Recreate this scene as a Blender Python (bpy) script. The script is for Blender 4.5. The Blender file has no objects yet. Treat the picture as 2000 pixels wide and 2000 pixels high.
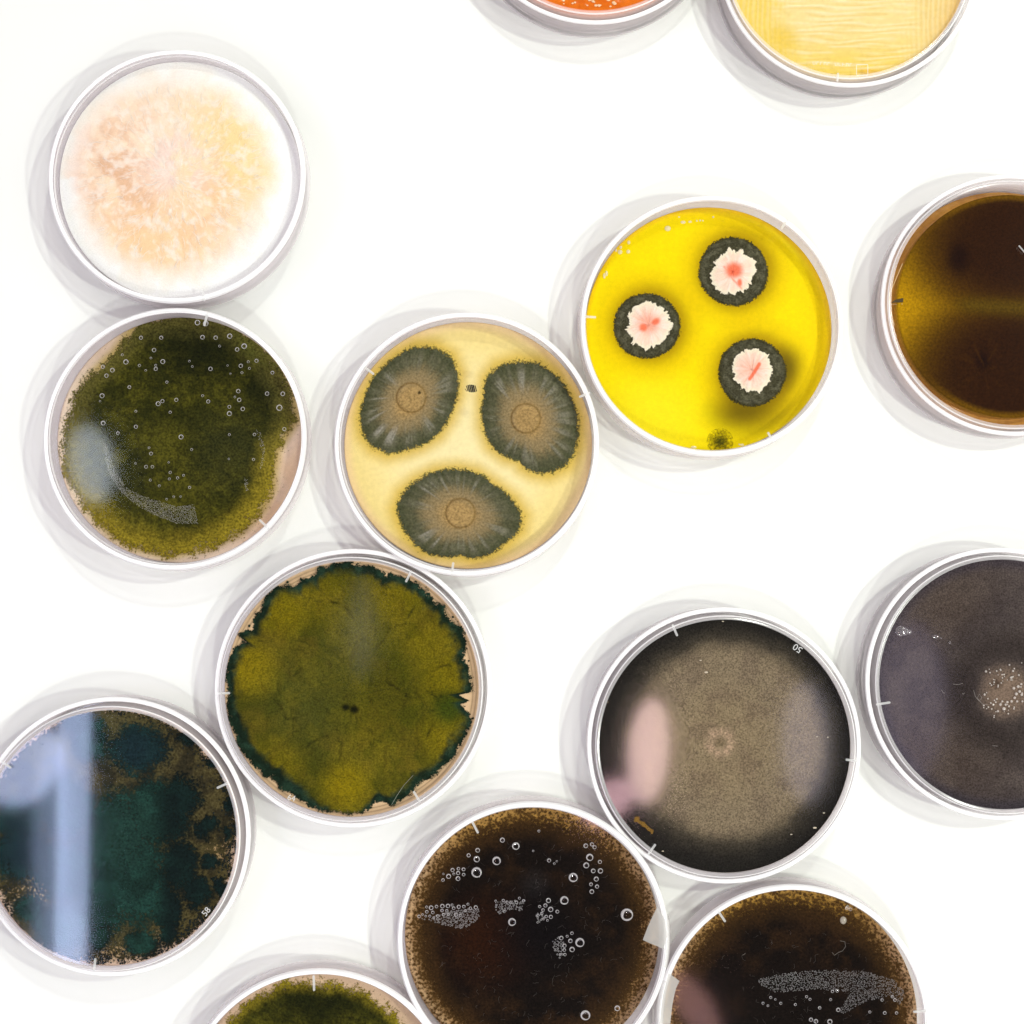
import bpy, bmesh, math, random
import numpy as np
from mathutils import Vector
random.seed(7)
RNG = np.random.default_rng(7)
SC = bpy.context.scene
COL = SC.collection
MM = 0.001

# ------------------------------------------------------------------ camera
# hand-held straight above the table, the lens leaning a little
TILT = math.radians(3.0)
FPX, PPX, PPY = 2600.0, 1000.0, 1000.0         # focal length and principal point, photograph pixels
CX, CY, CZ = 0.0, -24.0, 469.0               # camera position in mm
ST, CT = math.sin(TILT), math.cos(TILT)
cam_d = bpy.data.cameras.new('camera')
cam = bpy.data.objects.new('camera', cam_d)
COL.objects.link(cam)
cam.location = (CX*MM, CY*MM, CZ*MM)
cam.rotation_euler = (TILT, 0, 0)
cam_d.sensor_width = 36
cam_d.lens = 36*FPX/2000
cam_d.shift_x = (1000-PPX)/2000
cam_d.clip_start = 0.01
cam_d.clip_end = 50
SC.camera = cam

def proj(x, y, z):
    dx, dy, dz = x-CX, y-CY, z-CZ
    dep = dy*ST - dz*CT
    return PPX + FPX*dx/dep, PPY - FPX*(dy*CT + dz*ST)/dep

def at(px, py, z):
    """measured pixel -> point in mm at height z above the table"""
    a, b = (px-PPX)/FPX, (PPY-py)/FPX
    d = (a, b*CT+ST, b*ST-CT)
    t = (z-CZ)/d[2]
    return CX+d[0]*t, CY+d[1]*t

# ------------------------------------------------------------------ light
W = bpy.data.worlds.new('World'); SC.world = W; W.use_nodes = True
bg = W.node_tree.nodes['Background']
bg.inputs[0].default_value = (1.0, 0.96, 0.95, 1); bg.inputs[1].default_value = 0.035
SC.view_settings.view_transform = 'Standard'
SC.view_settings.look = 'None'
SC.view_settings.exposure = 0.0
SC.view_settings.gamma = 1.0
SC.cycles.transparent_max_bounces = 40
SC.cycles.max_bounces = 8
SC.cycles.diffuse_bounces = 3
SC.cycles.glossy_bounces = 3
SC.cycles.caustics_reflective = False
SC.cycles.caustics_refractive = False
SC.cycles.sample_clamp_indirect = 4.0

def area(name, loc, size, watts, col, aim=None, shape='RECTANGLE', rot=0.0, spread=180):
    l = bpy.data.lights.new(name, 'AREA')
    l.shape = shape; l.size = size[0]; l.size_y = size[1]
    l.energy = watts; l.color = col; l.spread = math.radians(spread)
    o = bpy.data.objects.new(name, l); COL.objects.link(o)
    o.location = loc
    if aim is None:
        o.rotation_euler = (0, 0, rot)
    else:
        o.rotation_euler = (Vector(aim)-Vector(loc)).to_track_quat('-Z', 'Y').to_euler()
    return o

# small ceiling spots: overlapping shadow edges
LK = 0.87
for x, y, z, w in ((0.95, 0.42, 1.35, 9.8), (0.70, -0.22, 0.95, 5.2), (0.28, 0.86, 1.0, 4.0), (0.16, -0.64, 0.95, 3.0)):
    area('ceiling_spot', (x, y, z), (0.06, 0.06), w*LK, (0.93, 1.0, 0.87), (0, 0, 0), 'DISK')
# fill lamps added on all sides for the room's soft light
for x, y, z, w in ((-1.15, 0.1, 1.1, 9.6), (1.60, 0.1, 1.2, 9.0), (0.1, 1.50, 1.2, 8.4), (0.1, -1.15, 1.1, 7.8)):
    area('room_fill', (x, y, z), (1.4, 0.8), w*LK, (1.0, 0.915, 1.0), (0, 0, 0))

def mirror(px, py, h):
    """where a lamp h mm above the lids must hang to show its reflection at that spot"""
    x, y = at(px, py, 15)
    k = 1 + h/(CZ-15)
    return ((CX+(x-CX)*k)*MM, (CY+(y-CY)*k)*MM, (15+h)*MM)

def glare(name, px, py, wpx, hpx, rad, col, h=600, shape='RECTANGLE', rot=0):
    k = (1+h/(CZ-15))/5.62*MM
    w, hh = wpx*k, hpx*k
    ar = w*hh*(math.pi/4 if shape in ('ELLIPSE', 'DISK') else 1)
    return area(name, mirror(px, py, h), (w, hh), 0.54*rad*math.pi*ar, col, None, shape, math.radians(rot))

# lamps added overhead, shaped into the lids' bluish window and pinkish hand reflections
BLUE = (0.54, 0.65, 1.0)
glare('cool_reflection_lamp', 140, 1660, 62, 540, 12, BLUE, h=280)
glare('cool_reflection_lamp', 100, 1650, 70, 430, 5, BLUE, h=800, shape='ELLIPSE')
glare('cool_reflection_lamp', 38, 1490, 150, 170, 12.5, BLUE, h=560, shape='ELLIPSE', rot=-30)
glare('cool_reflection_lamp', 112, 1836, 100, 170, 5, (0.60, 0.74, 1.0), h=800, shape='ELLIPSE')
glare('cool_reflection_lamp', 178, 905, 84, 150, 7, (0.78, 0.88, 1.0), h=1000, shape='ELLIPSE', rot=12)
glare('pink_reflection_lamp', 1266, 1468, 76, 200, 13, (1.0, 0.66, 0.65), h=800, shape='ELLIPSE', rot=-6)  # pink lamp added to mirror as a hand
glare('pink_reflection_lamp', 1188, 1566, 112, 66, 12, (1.0, 0.60, 0.66), h=800, shape='ELLIPSE', rot=35)
glare('cool_reflection_lamp', 1575, 1450, 90, 230, 2.4, (0.80, 0.76, 1.0), h=1000, shape='ELLIPSE')  # dim lamp added for a violet patch in the plastic
glare('cool_reflection_lamp', 1782, 1365, 130, 300, 1.3, (0.74, 0.66, 1.0), h=1100, shape='ELLIPSE')
glare('pink_reflection_lamp', 1355, 1965, 60, 150, 4.0, (1.0, 0.52, 0.50), h=900, shape='ELLIPSE', rot=35)
glare('cool_reflection_lamp', 706, 1225, 46, 200, 0.7, (0.95, 0.95, 1.0), h=1500, shape='ELLIPSE')  # weak lamp added for a grey sheen on the plastic

# ------------------------------------------------------------------ helpers
def s2l(c):
    c = np.asarray(c, float)/255.0
    return np.where(c <= 0.04045, c/12.92, ((c+0.055)/1.055)**2.4)

def _h(ix, iy, s):
    n = (ix.astype(np.int64)*374761393 + iy.astype(np.int64)*668265263 + s*974634777) & 0xffffffff
    n = ((n ^ (n >> 13))*1274126177) & 0xffffffff
    return ((n ^ (n >> 16)) & 0xffff)/65535.0

def vn(x, y, s=0):
    ix, iy = np.floor(x), np.floor(y)
    fx, fy = x-ix, y-iy
    fx = fx*fx*(3-2*fx); fy = fy*fy*(3-2*fy)
    a = _h(ix, iy, s); b = _h(ix+1, iy, s); c = _h(ix, iy+1, s); d = _h(ix+1, iy+1, s)
    return (a*(1-fx)+b*fx)*(1-fy)+(c*(1-fx)+d*fx)*fy

def fbm(x, y, o=4, s=0):
    t = 0; a = 0.5; n = 0
    for i in range(o):
        t = t + a*vn(x*2**i+i*17.3, y*2**i+i*9.1, s+i); n += a; a *= 0.55
    return t/n

def ss(a, b, x):
    t = np.clip((x-a)/(b-a), 0, 1)
    return t*t*(3-2*t)

def lerp(a, b, t):
    t = np.clip(t, 0, 1)
    t = t[:, None] if np.ndim(t) == 1 else t
    return a*(1-t)+b*t

def blob(X, Y, x, y, r, soft=0.5, ax=1.0, rot=0.0):
    dx, dy = X-x, Y-y
    if rot:
        c, s = math.cos(math.radians(rot)), math.sin(math.radians(rot))
        dx, dy = dx*c+dy*s, -dx*s+dy*c
    d = np.sqrt((dx/ax)**2+dy**2)/r
    return 1-ss(1-soft, 1+soft, d)

def seg(X, Y, pts):
    """distance to a polyline"""
    best = np.full_like(X, 1e9)
    for (x0, y0), (x1, y1) in zip(pts[:-1], pts[1:]):
        dx, dy = x1-x0, y1-y0
        t = np.clip(((X-x0)*dx+(Y-y0)*dy)/(dx*dx+dy*dy+1e-9), 0, 1)
        best = np.minimum(best, np.hypot(X-x0-t*dx, Y-y0-t*dy))
    return best

def inside(px, py, poly):
    c = np.zeros(px.shape, bool); n = len(poly)
    for i in range(n):
        x0, y0 = poly[i]; x1, y1 = poly[(i+1) % n]
        c ^= ((y0 > py) != (y1 > py)) & (px < (x1-x0)*(py-y0)/((y1-y0)+1e-12)+x0)
    return c

def zoomed(pts, ox, oy, k):
    return [(p[0]/k+ox, p[1]/k+oy) + tuple(q/k for q in p[2:]) for p in pts]

def mesh_obj(name, verts, faces, mat, parent=None, smooth=True):
    me = bpy.data.meshes.new(name)
    me.from_pydata([tuple(v) for v in verts], [], faces)
    if smooth:
        me.polygons.foreach_set('use_smooth', [True]*len(me.polygons))
    if mat: me.materials.append(mat)
    o = bpy.data.objects.new(name, me); COL.objects.link(o)
    if parent: o.parent = parent
    return o

def share(name, me, parent, loc, scale=(1, 1, 1), rz=0.0):
    o = bpy.data.objects.new(name, me); COL.objects.link(o)
    o.parent = parent; o.location = loc; o.scale = scale; o.rotation_euler = (0, 0, rz)
    return o

def lathe(name, prof, n=112):
    v = []; f = []; m = len(prof)
    for i in range(n):
        a = 2*math.pi*i/n
        for r, z in prof:
            v.append((r*math.cos(a)*MM, r*math.sin(a)*MM, z*MM))
    for i in range(n):
        j = (i+1) % n
        for k in range(m):
            l = (k+1) % m
            if prof[k][0] < 1e-6 and prof[l][0] < 1e-6: continue
            if prof[k][0] < 1e-6: f.append((i*m+k, j*m+l, i*m+l))
            elif prof[l][0] < 1e-6: f.append((i*m+k, j*m+k, i*m+l))
            else: f.append((i*m+k, j*m+k, j*m+l, i*m+l))
    me = bpy.data.meshes.new(name)
    me.from_pydata(v, [], f)
    bm = bmesh.new(); bm.from_mesh(me)
    bmesh.ops.remove_doubles(bm, verts=bm.verts, dist=1e-6)
    bmesh.ops.recalc_face_normals(bm, faces=bm.faces)
    bm.to_mesh(me); bm.free()
    me.polygons.foreach_set('use_smooth', [True]*len(me.polygons))
    me.set_sharp_from_angle(angle=math.radians(35))
    return me

# ------------------------------------------------------------------ materials
def newmat(name):
    m = bpy.data.materials.new(name); m.use_nodes = True
    nt = m.node_tree; nt.nodes.clear()
    out = nt.nodes.new('ShaderNodeOutputMaterial')
    return m, nt, out

def N(nt, t, **kw):
    n = nt.nodes.new(t)
    for k, v in kw.items(): setattr(n, k, v)
    return n

def math_node(nt, op, a, b=None, c=None, clamp=False):
    n = N(nt, 'ShaderNodeMath', operation=op); n.use_clamp = clamp
    for i, v in enumerate((a, b, c)):
        if v is None: continue
        if isinstance(v, (int, float)): n.inputs[i].default_value = v
        else: nt.links.new(v, n.inputs[i])
    return n.outputs[0]

def plastic(name, tint, milk, milk_col, thru=0.5, f0=0.042, f1=0.7, rough=0.065):
    """clear moulded polystyrene: see-through, shiny towards grazing angles, a breath of milkiness"""
    m, nt, out = newmat(name)
    lw = N(nt, 'ShaderNodeLayerWeight'); lw.inputs[0].default_value = 0.5
    p = math_node(nt, 'POWER', lw.outputs['Facing'], 5.0)
    f = math_node(nt, 'MULTIPLY_ADD', p, f1, f0)
    tr = N(nt, 'ShaderNodeBsdfTransparent'); tr.inputs[0].default_value = (*tint, 1)
    gl = N(nt, 'ShaderNodeBsdfGlossy'); gl.inputs['Roughness'].default_value = rough
    gl.inputs[0].default_value = (1, 1, 1, 1)
    mx = N(nt, 'ShaderNodeMixShader')
    nt.links.new(f, mx.inputs[0]); nt.links.new(tr.outputs[0], mx.inputs[1]); nt.links.new(gl.outputs[0], mx.inputs[2])
    if milk > 0:
        df = N(nt, 'ShaderNodeBsdfDiffuse'); df.inputs[0].default_value = (*milk_col, 1)
        tl = N(nt, 'ShaderNodeBsdfTranslucent'); tl.inputs[0].default_value = (*milk_col, 1)
        ad = N(nt, 'ShaderNodeMixShader'); ad.inputs[0].default_value = thru
        nt.links.new(df.outputs[0], ad.inputs[1]); nt.links.new(tl.outputs[0], ad.inputs[2])
        m2 = N(nt, 'ShaderNodeMixShader'); m2.inputs[0].default_value = milk
        nt.links.new(mx.outputs[0], m2.inputs[1]); nt.links.new(ad.outputs[0], m2.inputs[2])
        mx = m2
    nt.links.new(mx.outputs[0], out.inputs[0])
    return m

M_CLEAR = plastic('clear_plastic', (0.995, 0.99, 0.992), 0.0, (1, 1, 1), f1=0.5)
M_WALL = plastic('wall_plastic', (0.997, 0.978, 0.985), 0.26, (1.0, 0.985, 1.0), thru=0.35, f1=0.05, rough=0.15)
M_RIM = plastic('rim_plastic', (0.98, 0.97, 0.975), 0.85, (1.0, 0.985, 1.0), thru=0.12, f1=0.1, rough=0.12)
M_RIB = plastic('frosted_plastic', (0.9, 0.9, 0.9), 0.75, (0.98, 0.98, 0.98))
M_TAPE = plastic('frosted_tape', (0.93, 0.93, 0.92), 0.34, (0.92, 0.90, 0.89), rough=0.25)
M_WATER = plastic('water_film', (0.97, 0.97, 0.97), 0.0, (1, 1, 1), f0=0.05, f1=0.9, rough=0.03)
M_EDGE = plastic('water_edge', (0.85, 0.85, 0.85), 0.62, (1.0, 0.98, 1.0), f0=0.15, f1=0.8, rough=0.1)  # white edge: refracted brightness painted onto the droplet

def simple(name, col, rough=0.6, spec=0.3):
    m, nt, out = newmat(name)
    b = N(nt, 'ShaderNodeBsdfPrincipled')
    nz = N(nt, 'ShaderNodeTexNoise'); nz.inputs['Scale'].default_value = 900
    mp = N(nt, 'ShaderNodeMapRange'); mp.inputs[3].default_value = 0.9; mp.inputs[4].default_value = 1.08
    nt.links.new(nz.outputs['Fac'], mp.inputs[0])
    vm = N(nt, 'ShaderNodeVectorMath', operation='SCALE'); vm.inputs[0].default_value = col
    nt.links.new(mp.outputs[0], vm.inputs['Scale'])
    nt.links.new(vm.outputs[0], b.inputs['Base Color'])
    b.inputs['Roughness'].default_value = rough
    b.inputs['Specular IOR Level'].default_value = spec
    nt.links.new(b.outputs[0], out.inputs[0])
    return m

def growth(name, cell=0.5, sharp=6.0, grain=0.35, grain_cell=0.3, bump=0.5, rough=0.9, spec=0.03, alpha=True):
    """mould or agar: colour from the 'tint' attribute, broken up by grain; 'cover' thins out into single specks"""
    m, nt, out = newmat(name)
    at_ = N(nt, 'ShaderNodeAttribute'); at_.attribute_name = 'tint'
    tc = N(nt, 'ShaderNodeTexCoord')
    n1 = N(nt, 'ShaderNodeTexNoise'); n1.inputs['Scale'].default_value = 1000/cell
    n1.inputs['Detail'].default_value = 2.0
    n2 = N(nt, 'ShaderNodeTexNoise'); n2.inputs['Scale'].default_value = 1000/grain_cell
    n2.inputs['Detail'].default_value = 3.0
    nt.links.new(tc.outputs['Object'], n1.inputs[0]); nt.links.new(tc.outputs['Object'], n2.inputs[0])
    g = N(nt, 'ShaderNodeMapRange'); g.inputs[1].default_value = 0.28; g.inputs[2].default_value = 0.72
    g.inputs[3].default_value = 1-grain; g.inputs[4].default_value = 1+grain
    nt.links.new(n2.outputs['Fac'], g.inputs[0])
    vm = N(nt, 'ShaderNodeVectorMath', operation='SCALE')
    nt.links.new(at_.outputs['Color'], vm.inputs[0]); nt.links.new(g.outputs[0], vm.inputs['Scale'])
    b = N(nt, 'ShaderNodeBsdfPrincipled')
    nt.links.new(vm.outputs[0], b.inputs['Base Color'])
    b.inputs['Roughness'].default_value = rough; b.inputs['Specular IOR Level'].default_value = spec
    if bump > 0:
        bp = N(nt, 'ShaderNodeBump'); bp.inputs['Strength'].default_value = bump
        bp.inputs['Distance'].default_value = 0.0004
        nt.links.new(n2.outputs['Fac'], bp.inputs['Height']); nt.links.new(bp.outputs[0], b.inputs['Normal'])
    sh = b.outputs[0]
    if alpha:
        cv = N(nt, 'ShaderNodeAttribute'); cv.attribute_name = 'cover'
        r = N(nt, 'ShaderNodeMapRange'); r.inputs[1].default_value = 0.30; r.inputs[2].default_value = 0.70
        r.clamp = False
        nt.links.new(n1.outputs['Fac'], r.inputs[0])
        d = math_node(nt, 'SUBTRACT', cv.outputs['Fac'], r.outputs[0])
        fac = math_node(nt, 'MULTIPLY_ADD', d, sharp, 0.5, clamp=True)
        tr = N(nt, 'ShaderNodeBsdfTransparent')
        mx = N(nt, 'ShaderNodeMixShader')
        nt.links.new(fac, mx.inputs[0]); nt.links.new(tr.outputs[0], mx.inputs[1]); nt.links.new(sh, mx.inputs[2])
        sh = mx.outputs[0]
    nt.links.new(sh, out.inputs[0])
    return m

M_AGAR = growth('agar', grain=0.05, grain_cell=1.2, bump=0.02, rough=0.18, spec=0.35, alpha=False)
M_AGARM = growth('agar_matte', grain=0.30, grain_cell=0.8, bump=0.05, rough=0.7, spec=0.03, alpha=False)
M_FUZZ = growth('fuzzy_mould', cell=0.7, sharp=1.8, grain=0.62, grain_cell=0.75, bump=1.0)
M_FELT = growth('felted_mould', cell=0.7, sharp=1.2, grain=0.34, grain_cell=0.75, bump=0.5)
M_SPECK = growth('speckled_mould', cell=0.8, sharp=2.6, grain=0.55, grain_cell=0.8, bump=0.6)
M_BLOT = growth('blotchy_mould', cell=0.9, sharp=1.3, grain=0.5, grain_cell=0.8, bump=0.6)
M_SOFT = growth('hazy_mould', cell=0.8, sharp=0.6, grain=0.35, grain_cell=0.4, bump=0.3)
M_MAT = growth('wrinkled_mould', cell=0.6, sharp=2.2, grain=0.42, grain_cell=0.6, bump=0.6)
M_DARK = growth('dark_felt', cell=0.5, sharp=3.0, grain=0.50, grain_cell=0.55, bump=0.4)
M_WHITE = growth('white_mycelium', cell=0.9, sharp=2.0, grain=0.05, grain_cell=0.6, bump=0.25)

# ------------------------------------------------------------------ table
def table():
    m, nt, out = newmat('white_laminate')
    b = N(nt, 'ShaderNodeBsdfPrincipled')
    nz = N(nt, 'ShaderNodeTexNoise'); nz.inputs['Scale'].default_value = 14
    nz.inputs['Detail'].default_value = 3
    cr = N(nt, 'ShaderNodeMix', data_type='RGBA')
    cr.inputs[6].default_value = (0.80, 0.798, 0.79, 1); cr.inputs[7].default_value = (0.81, 0.805, 0.79, 1)
    nt.links.new(nz.outputs['Fac'], cr.inputs[0]); nt.links.new(cr.outputs[2], b.inputs['Base Color'])
    b.inputs['Roughness'].default_value = 0.55; b.inputs['Specular IOR Level'].default_value = 0.15
    nt.links.new(b.outputs[0], out.inputs[0])
    s = 0.75
    o = mesh_obj('table_top', [(-s, -s, 0), (s, -s, 0), (s, s, 0), (-s, s, 0),
                               (-s, -s, -.03), (s, -s, -.03), (s, s, -.03), (-s, s, -.03)],
                 [(0, 1, 2, 3), (4, 7, 6, 5), (0, 4, 5, 1), (1, 5, 6, 2), (2, 6, 7, 3), (3, 7, 4, 0)], m, smooth=False)
    o['kind'] = 'structure'
table()

# ------------------------------------------------------------------ the dishes
G_UP, G_INV = 1.08, 1.08     # light reaching the growth under a lid: seen colour / this = real colour

# upright dish: shallow base inside, lid on top.  (r, z) in mm
BASE_UP = lathe('base_shell', [(0, 0.3), (41.4, 0.3), (41.7, 0.3), (42.3, 0.0), (43.3, 0.0), (43.8, 0.5), (43.9, 12.6), (43.7, 12.9), (43.2, 12.9),
                               (43.0, 12.6), (42.9, 1.9), (42.3, 1.4), (42.0, 1.4), (0, 1.4)])
LID_UP = lathe('lid_shell', [(0, 15.0), (43.4, 15.0), (43.7, 15.0), (43.9, 15.25), (44.5, 15.25), (44.9, 14.9), (45.1, 14.3), (45.4, 5.2), (45.3, 5.0), (44.7, 5.0),
                             (44.5, 5.2), (44.4, 13.6), (43.9, 14.0), (43.7, 14.0), (0, 14.0)])
# turned-over dish: the base with the agar is on top, the wider lid lies underneath
BASE_INV = lathe('base_shell', [(0, 15.0), (42.4, 15.0), (42.6, 15.0), (42.9, 15.2), (43.4, 15.2), (43.8, 14.8), (43.9, 14.2), (44.1, 2.0), (43.9, 1.7), (43.2, 1.7),
                                (43.0, 2.0), (42.9, 13.6), (42.5, 13.9), (42.3, 13.9), (0, 13.9)])
LID_INV = lathe('lid_shell', [(0, 0.0), (45.0, 0.0), (45.8, 0.5), (46.0, 1.0), (46.3, 12.9), (46.0, 13.3), (44.9, 13.3), (44.7, 12.9),
                              (44.6, 1.6), (44.3, 1.2), (44.1, 1.2), (0, 1.2)])
for me in (BASE_UP, LID_UP, BASE_INV, LID_INV):
    me.materials.append(M_CLEAR); me.materials.append(M_WALL); me.materials.append(M_RIM)
    for p in me.polygons:
        c = p.center; r = math.hypot(c.x, c.y)
        p.material_index = 1 if r > 0.0405 and abs(p.normal.z) < 0.9 or r > 0.0418 else 0
        if r > 0.0433 and p.normal.z > 0.25: p.material_index = 2

def capsule_mesh():
    bm = bmesh.new(); pts = []
    n = 6
    for side, x in ((1, .5), (-1, -.5)):
        for i in range(n+1):
            a = -math.pi/2+math.pi*i/n
            pts.append((x+side*0.09*math.cos(a), side*0.09*math.sin(a)))
    lo = [bm.verts.new((x, y, 0)) for x, y in pts]
    hi = [bm.verts.new((x*0.985, y*0.8, .10)) for x, y in pts]
    inn = [bm.verts.new((x*0.95, y*0.35, .10)) for x, y in pts]
    bot = [bm.verts.new((x*0.95, y*0.30, .04)) for x, y in pts]
    k = len(pts)
    for i in range(k):
        j = (i+1) % k
        for a, b in ((lo, hi), (hi, inn), (inn, bot)):
            bm.faces.new((a[i], a[j], b[j], b[i]))
    bm.faces.new(bot)
    me = bpy.data.meshes.new('rib'); bm.to_mesh(me); bm.free()
    me.materials.append(M_RIB)
    return me
RIB = capsule_mesh()

def ring_mesh(name, tube=0.17, n=16, k=5, dome=0.45):
    """a hanging water droplet: rolled edge painted white for bent light, and a clear bulging cap"""
    v = []; f = []
    for i in range(n):
        a = 2*math.pi*i/n
        t = tube*(1+0.35*math.sin(a-0.9)+0.18*math.sin(3*a))
        for j in range(k):
            b = 2*math.pi*j/k
            r = 1-t+t*math.cos(b)
            v.append((r*math.cos(a), r*math.sin(a), -0.2+t*math.sin(b)))
    for i in range(n):
        for j in range(k):
            f.append((i*k+j, ((i+1) % n)*k+j, ((i+1) % n)*k+(j+1) % k, i*k+(j+1) % k))
    nr = len(f); base = len(v)
    for rr, z in ((0.9, -0.2), (0.55, -dome*0.8)):
        for i in range(n):
            a = 2*math.pi*i/n
            v.append((rr*math.cos(a), rr*math.sin(a), z))
    v.append((0, 0, -dome))
    for i in range(n):
        j = (i+1) % n
        f.append((base+i, base+j, base+n+j, base+n+i))
        f.append((base+n+i, base+n+j, base+2*n))
    me = bpy.data.meshes.new(name); me.from_pydata(v, [], f)
    me.materials.append(M_EDGE); me.materials.append(M_WATER)
    for i, p in enumerate(me.polygons):
        p.use_smooth = True; p.material_index = 0 if i < nr else 1
    return me
DROP = ring_mesh('droplet')
DROP_THIN = ring_mesh('droplet', tube=0.13)

class Dish:
    def __init__(s, label, group='petri dishes of mould cultures', top=None, r=None, inv=False, agar=None, zag=None):
        """top: photo position of the top rim centre; agar: of the middle of the agar surface"""
        s.inv = inv
        s.zag = zag if zag else (12.6 if inv else 6.5)
        s.tx, s.ty = at(top[0], top[1], 15.0)
        s.root = bpy.data.objects.new('petri_dish', None); COL.objects.link(s.root)
        s.root.location = (s.tx*MM, s.ty*MM, 0)
        s.root.empty_display_size = 0.02
        s.root['label'] = label; s.root['category'] = 'petri dish'; s.root['group'] = group
        k = (r/44.9 if not inv else r/43.8) if r else 1.0
        s.k = k
        if agar is None: agar = proj(s.tx, s.ty, s.zag)
        ax, ay = at(agar[0], agar[1], s.zag)
        s.ox, s.oy = ax-s.tx, ay-s.ty
        d = math.hypot(s.ox, s.oy); lim = 0.5 if not inv else 1.25
        if d > lim: s.ox *= lim/d; s.oy *= lim/d
        if inv:
            s.base = share('base', BASE_INV, s.root, (0, 0, 0), (k, k, 1))
            s.lid = share('lid', LID_INV, s.root, (-s.ox*0.6*MM, -s.oy*0.6*MM, 0), (k, k, 1))
            s.ox = s.oy = 0
            s.R = 42.7*k
            s.top = s.base
        else:
            s.lid = share('lid', LID_UP, s.root, (0, 0, 0), (k, k, 1))
            s.base = share('base', BASE_UP, s.root, (s.ox*MM, s.oy*MM, 0), (k, k, 1))
            s.R = 42.8*k
            s.top = s.lid
        s.G = G_INV if inv else G_UP

    def local(s, px, py, z):
        x, y = at(px, py, z)
        return ((x-s.tx)*MM, (y-s.ty)*MM, z*MM)

    def disc(s, name, colour, mat, parent, z=None, R=None, nr=70, na=300, depth=3.6, height=None, cover=None, side=None):
        """a filled round sheet with a real surface; colour(X, Y, rho) in photo colours"""
        z = s.zag if z is None else z
        R = s.R if R is None else R
        rho = np.linspace(0, 1, nr+1)[1:]
        a = np.arange(na)*2*math.pi/na
        RR, AA = np.meshgrid(rho, a, indexing='ij')
        x = np.concatenate([[0], (RR*np.cos(AA)).ravel()])*R; y = np.concatenate([[0], (RR*np.sin(AA)).ravel()])*R
        rr = np.concatenate([[0], RR.ravel()])
        X, Y = proj(x+s.tx+s.ox, y+s.ty+s.oy, np.full_like(x, z))
        return s._grid(name, x+s.ox, y+s.oy, rr, X, Y, nr, na, z, colour, mat, parent, height, cover, depth, side)

    def _grid(s, name, x, y, rr, X, Y, nr, na, z, colour, mat, parent, height, cover, depth, side=None):
        zz = np.full_like(x, z)
        if height is not None: zz = zz+height(X, Y, rr)
        c = colour(X, Y, rr)
        if c.ndim == 1: c = np.repeat(c[None], len(x), 0)
        cv = np.full_like(x, 3.0) if cover is None else cover(X, Y, rr)
        verts = np.stack([x, y, zz], 1)
        faces = [(0, 1+i, 1+(i+1) % na) for i in range(na)]
        idx = 1+np.arange(nr*na).reshape(nr, na)
        a = idx[:-1]; b = idx[1:]
        q = np.stack([a, b, np.roll(b, -1, 1), np.roll(a, -1, 1)], -1).reshape(-1, 4)
        faces += [tuple(int(t) for t in r) for r in q]
        if depth > 0:
            ring = idx[-1]; n0 = len(verts)
            low = verts[ring].copy(); low[:, 2] = z-depth
            verts = np.concatenate([verts, low])
            sc_ = c[ring] if side is None else np.repeat(s2l(side)[None], na, 0)
            c = np.concatenate([c, sc_]); cv = np.concatenate([cv, cv[ring]])
            for i in range(na):
                j = (i+1) % na
                faces.append((int(ring[i]), n0+i, n0+j, int(ring[j])))
            faces.append(tuple(n0+na-1-i for i in range(na)))
        o = mesh_obj(name, verts*MM, faces, mat, parent)
        me = o.data
        t = me.attributes.new('tint', 'FLOAT_COLOR', 'POINT')
        rgba = np.ones((len(verts), 4), np.float32); rgba[:, :3] = np.clip(c/s.G, 0.0012, 0.95)
        t.data.foreach_set('color', rgba.ravel())
        w = me.attributes.new('cover', 'FLOAT', 'POINT')
        w.data.foreach_set('value', cv.astype(np.float32))
        return o

    def patch(s, name, poly, colour, mat, parent, z0=0.1, grow=1.12, nr=44, na=150, height=None, cover=None, centre=None):
        """a colony with the outline poly (photo pixels); rho is 1 on the outline"""
        P = np.array(poly, float)
        c = P.mean(0) if centre is None else np.array(centre, float)
        ang = np.arctan2(-(P[:, 1]-c[1]), P[:, 0]-c[0]); rad = np.hypot(P[:, 0]-c[0], P[:, 1]-c[1])
        o = np.argsort(ang); ang, rad = ang[o], rad[o]
        aa = np.concatenate([ang-2*math.pi, ang, ang+2*math.pi]); ra = np.concatenate([rad]*3)
        th = np.arange(na)*2*math.pi/na
        rt = np.interp((th+math.pi) % (2*math.pi)-math.pi, aa, ra)
        z = s.zag+z0
        cx, cy = at(c[0], c[1], z)
        px0 = proj(cx+1, cy, z)[0]-proj(cx, cy, z)[0]
        rt = rt/px0
        rho = np.linspace(0, grow, nr+1)[1:]
        RR, AA = np.meshgrid(rho, th, indexing='ij'); RT = np.repeat(rt[None], nr, 0)
        x = np.concatenate([[0], (RR*RT*np.cos(AA)).ravel()]); y = np.concatenate([[0], (RR*RT*np.sin(AA)).ravel()])
        rr = np.concatenate([[0], RR.ravel()])
        x = x+cx-s.tx; y = y+cy-s.ty
        # keep inside the glass
        d = np.hypot(x-s.ox, y-s.oy); kk = np.minimum(1, (s.R-0.15)/np.maximum(d, 1e-6))
        x = s.ox+(x-s.ox)*kk; y = s.oy+(y-s.oy)*kk
        X, Y = proj(x+s.tx, y+s.ty, np.full_like(x, z))
        return s._grid(name, x, y, rr, X, Y, nr, na, z, colour, mat, parent, height, cover, 0)

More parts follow.
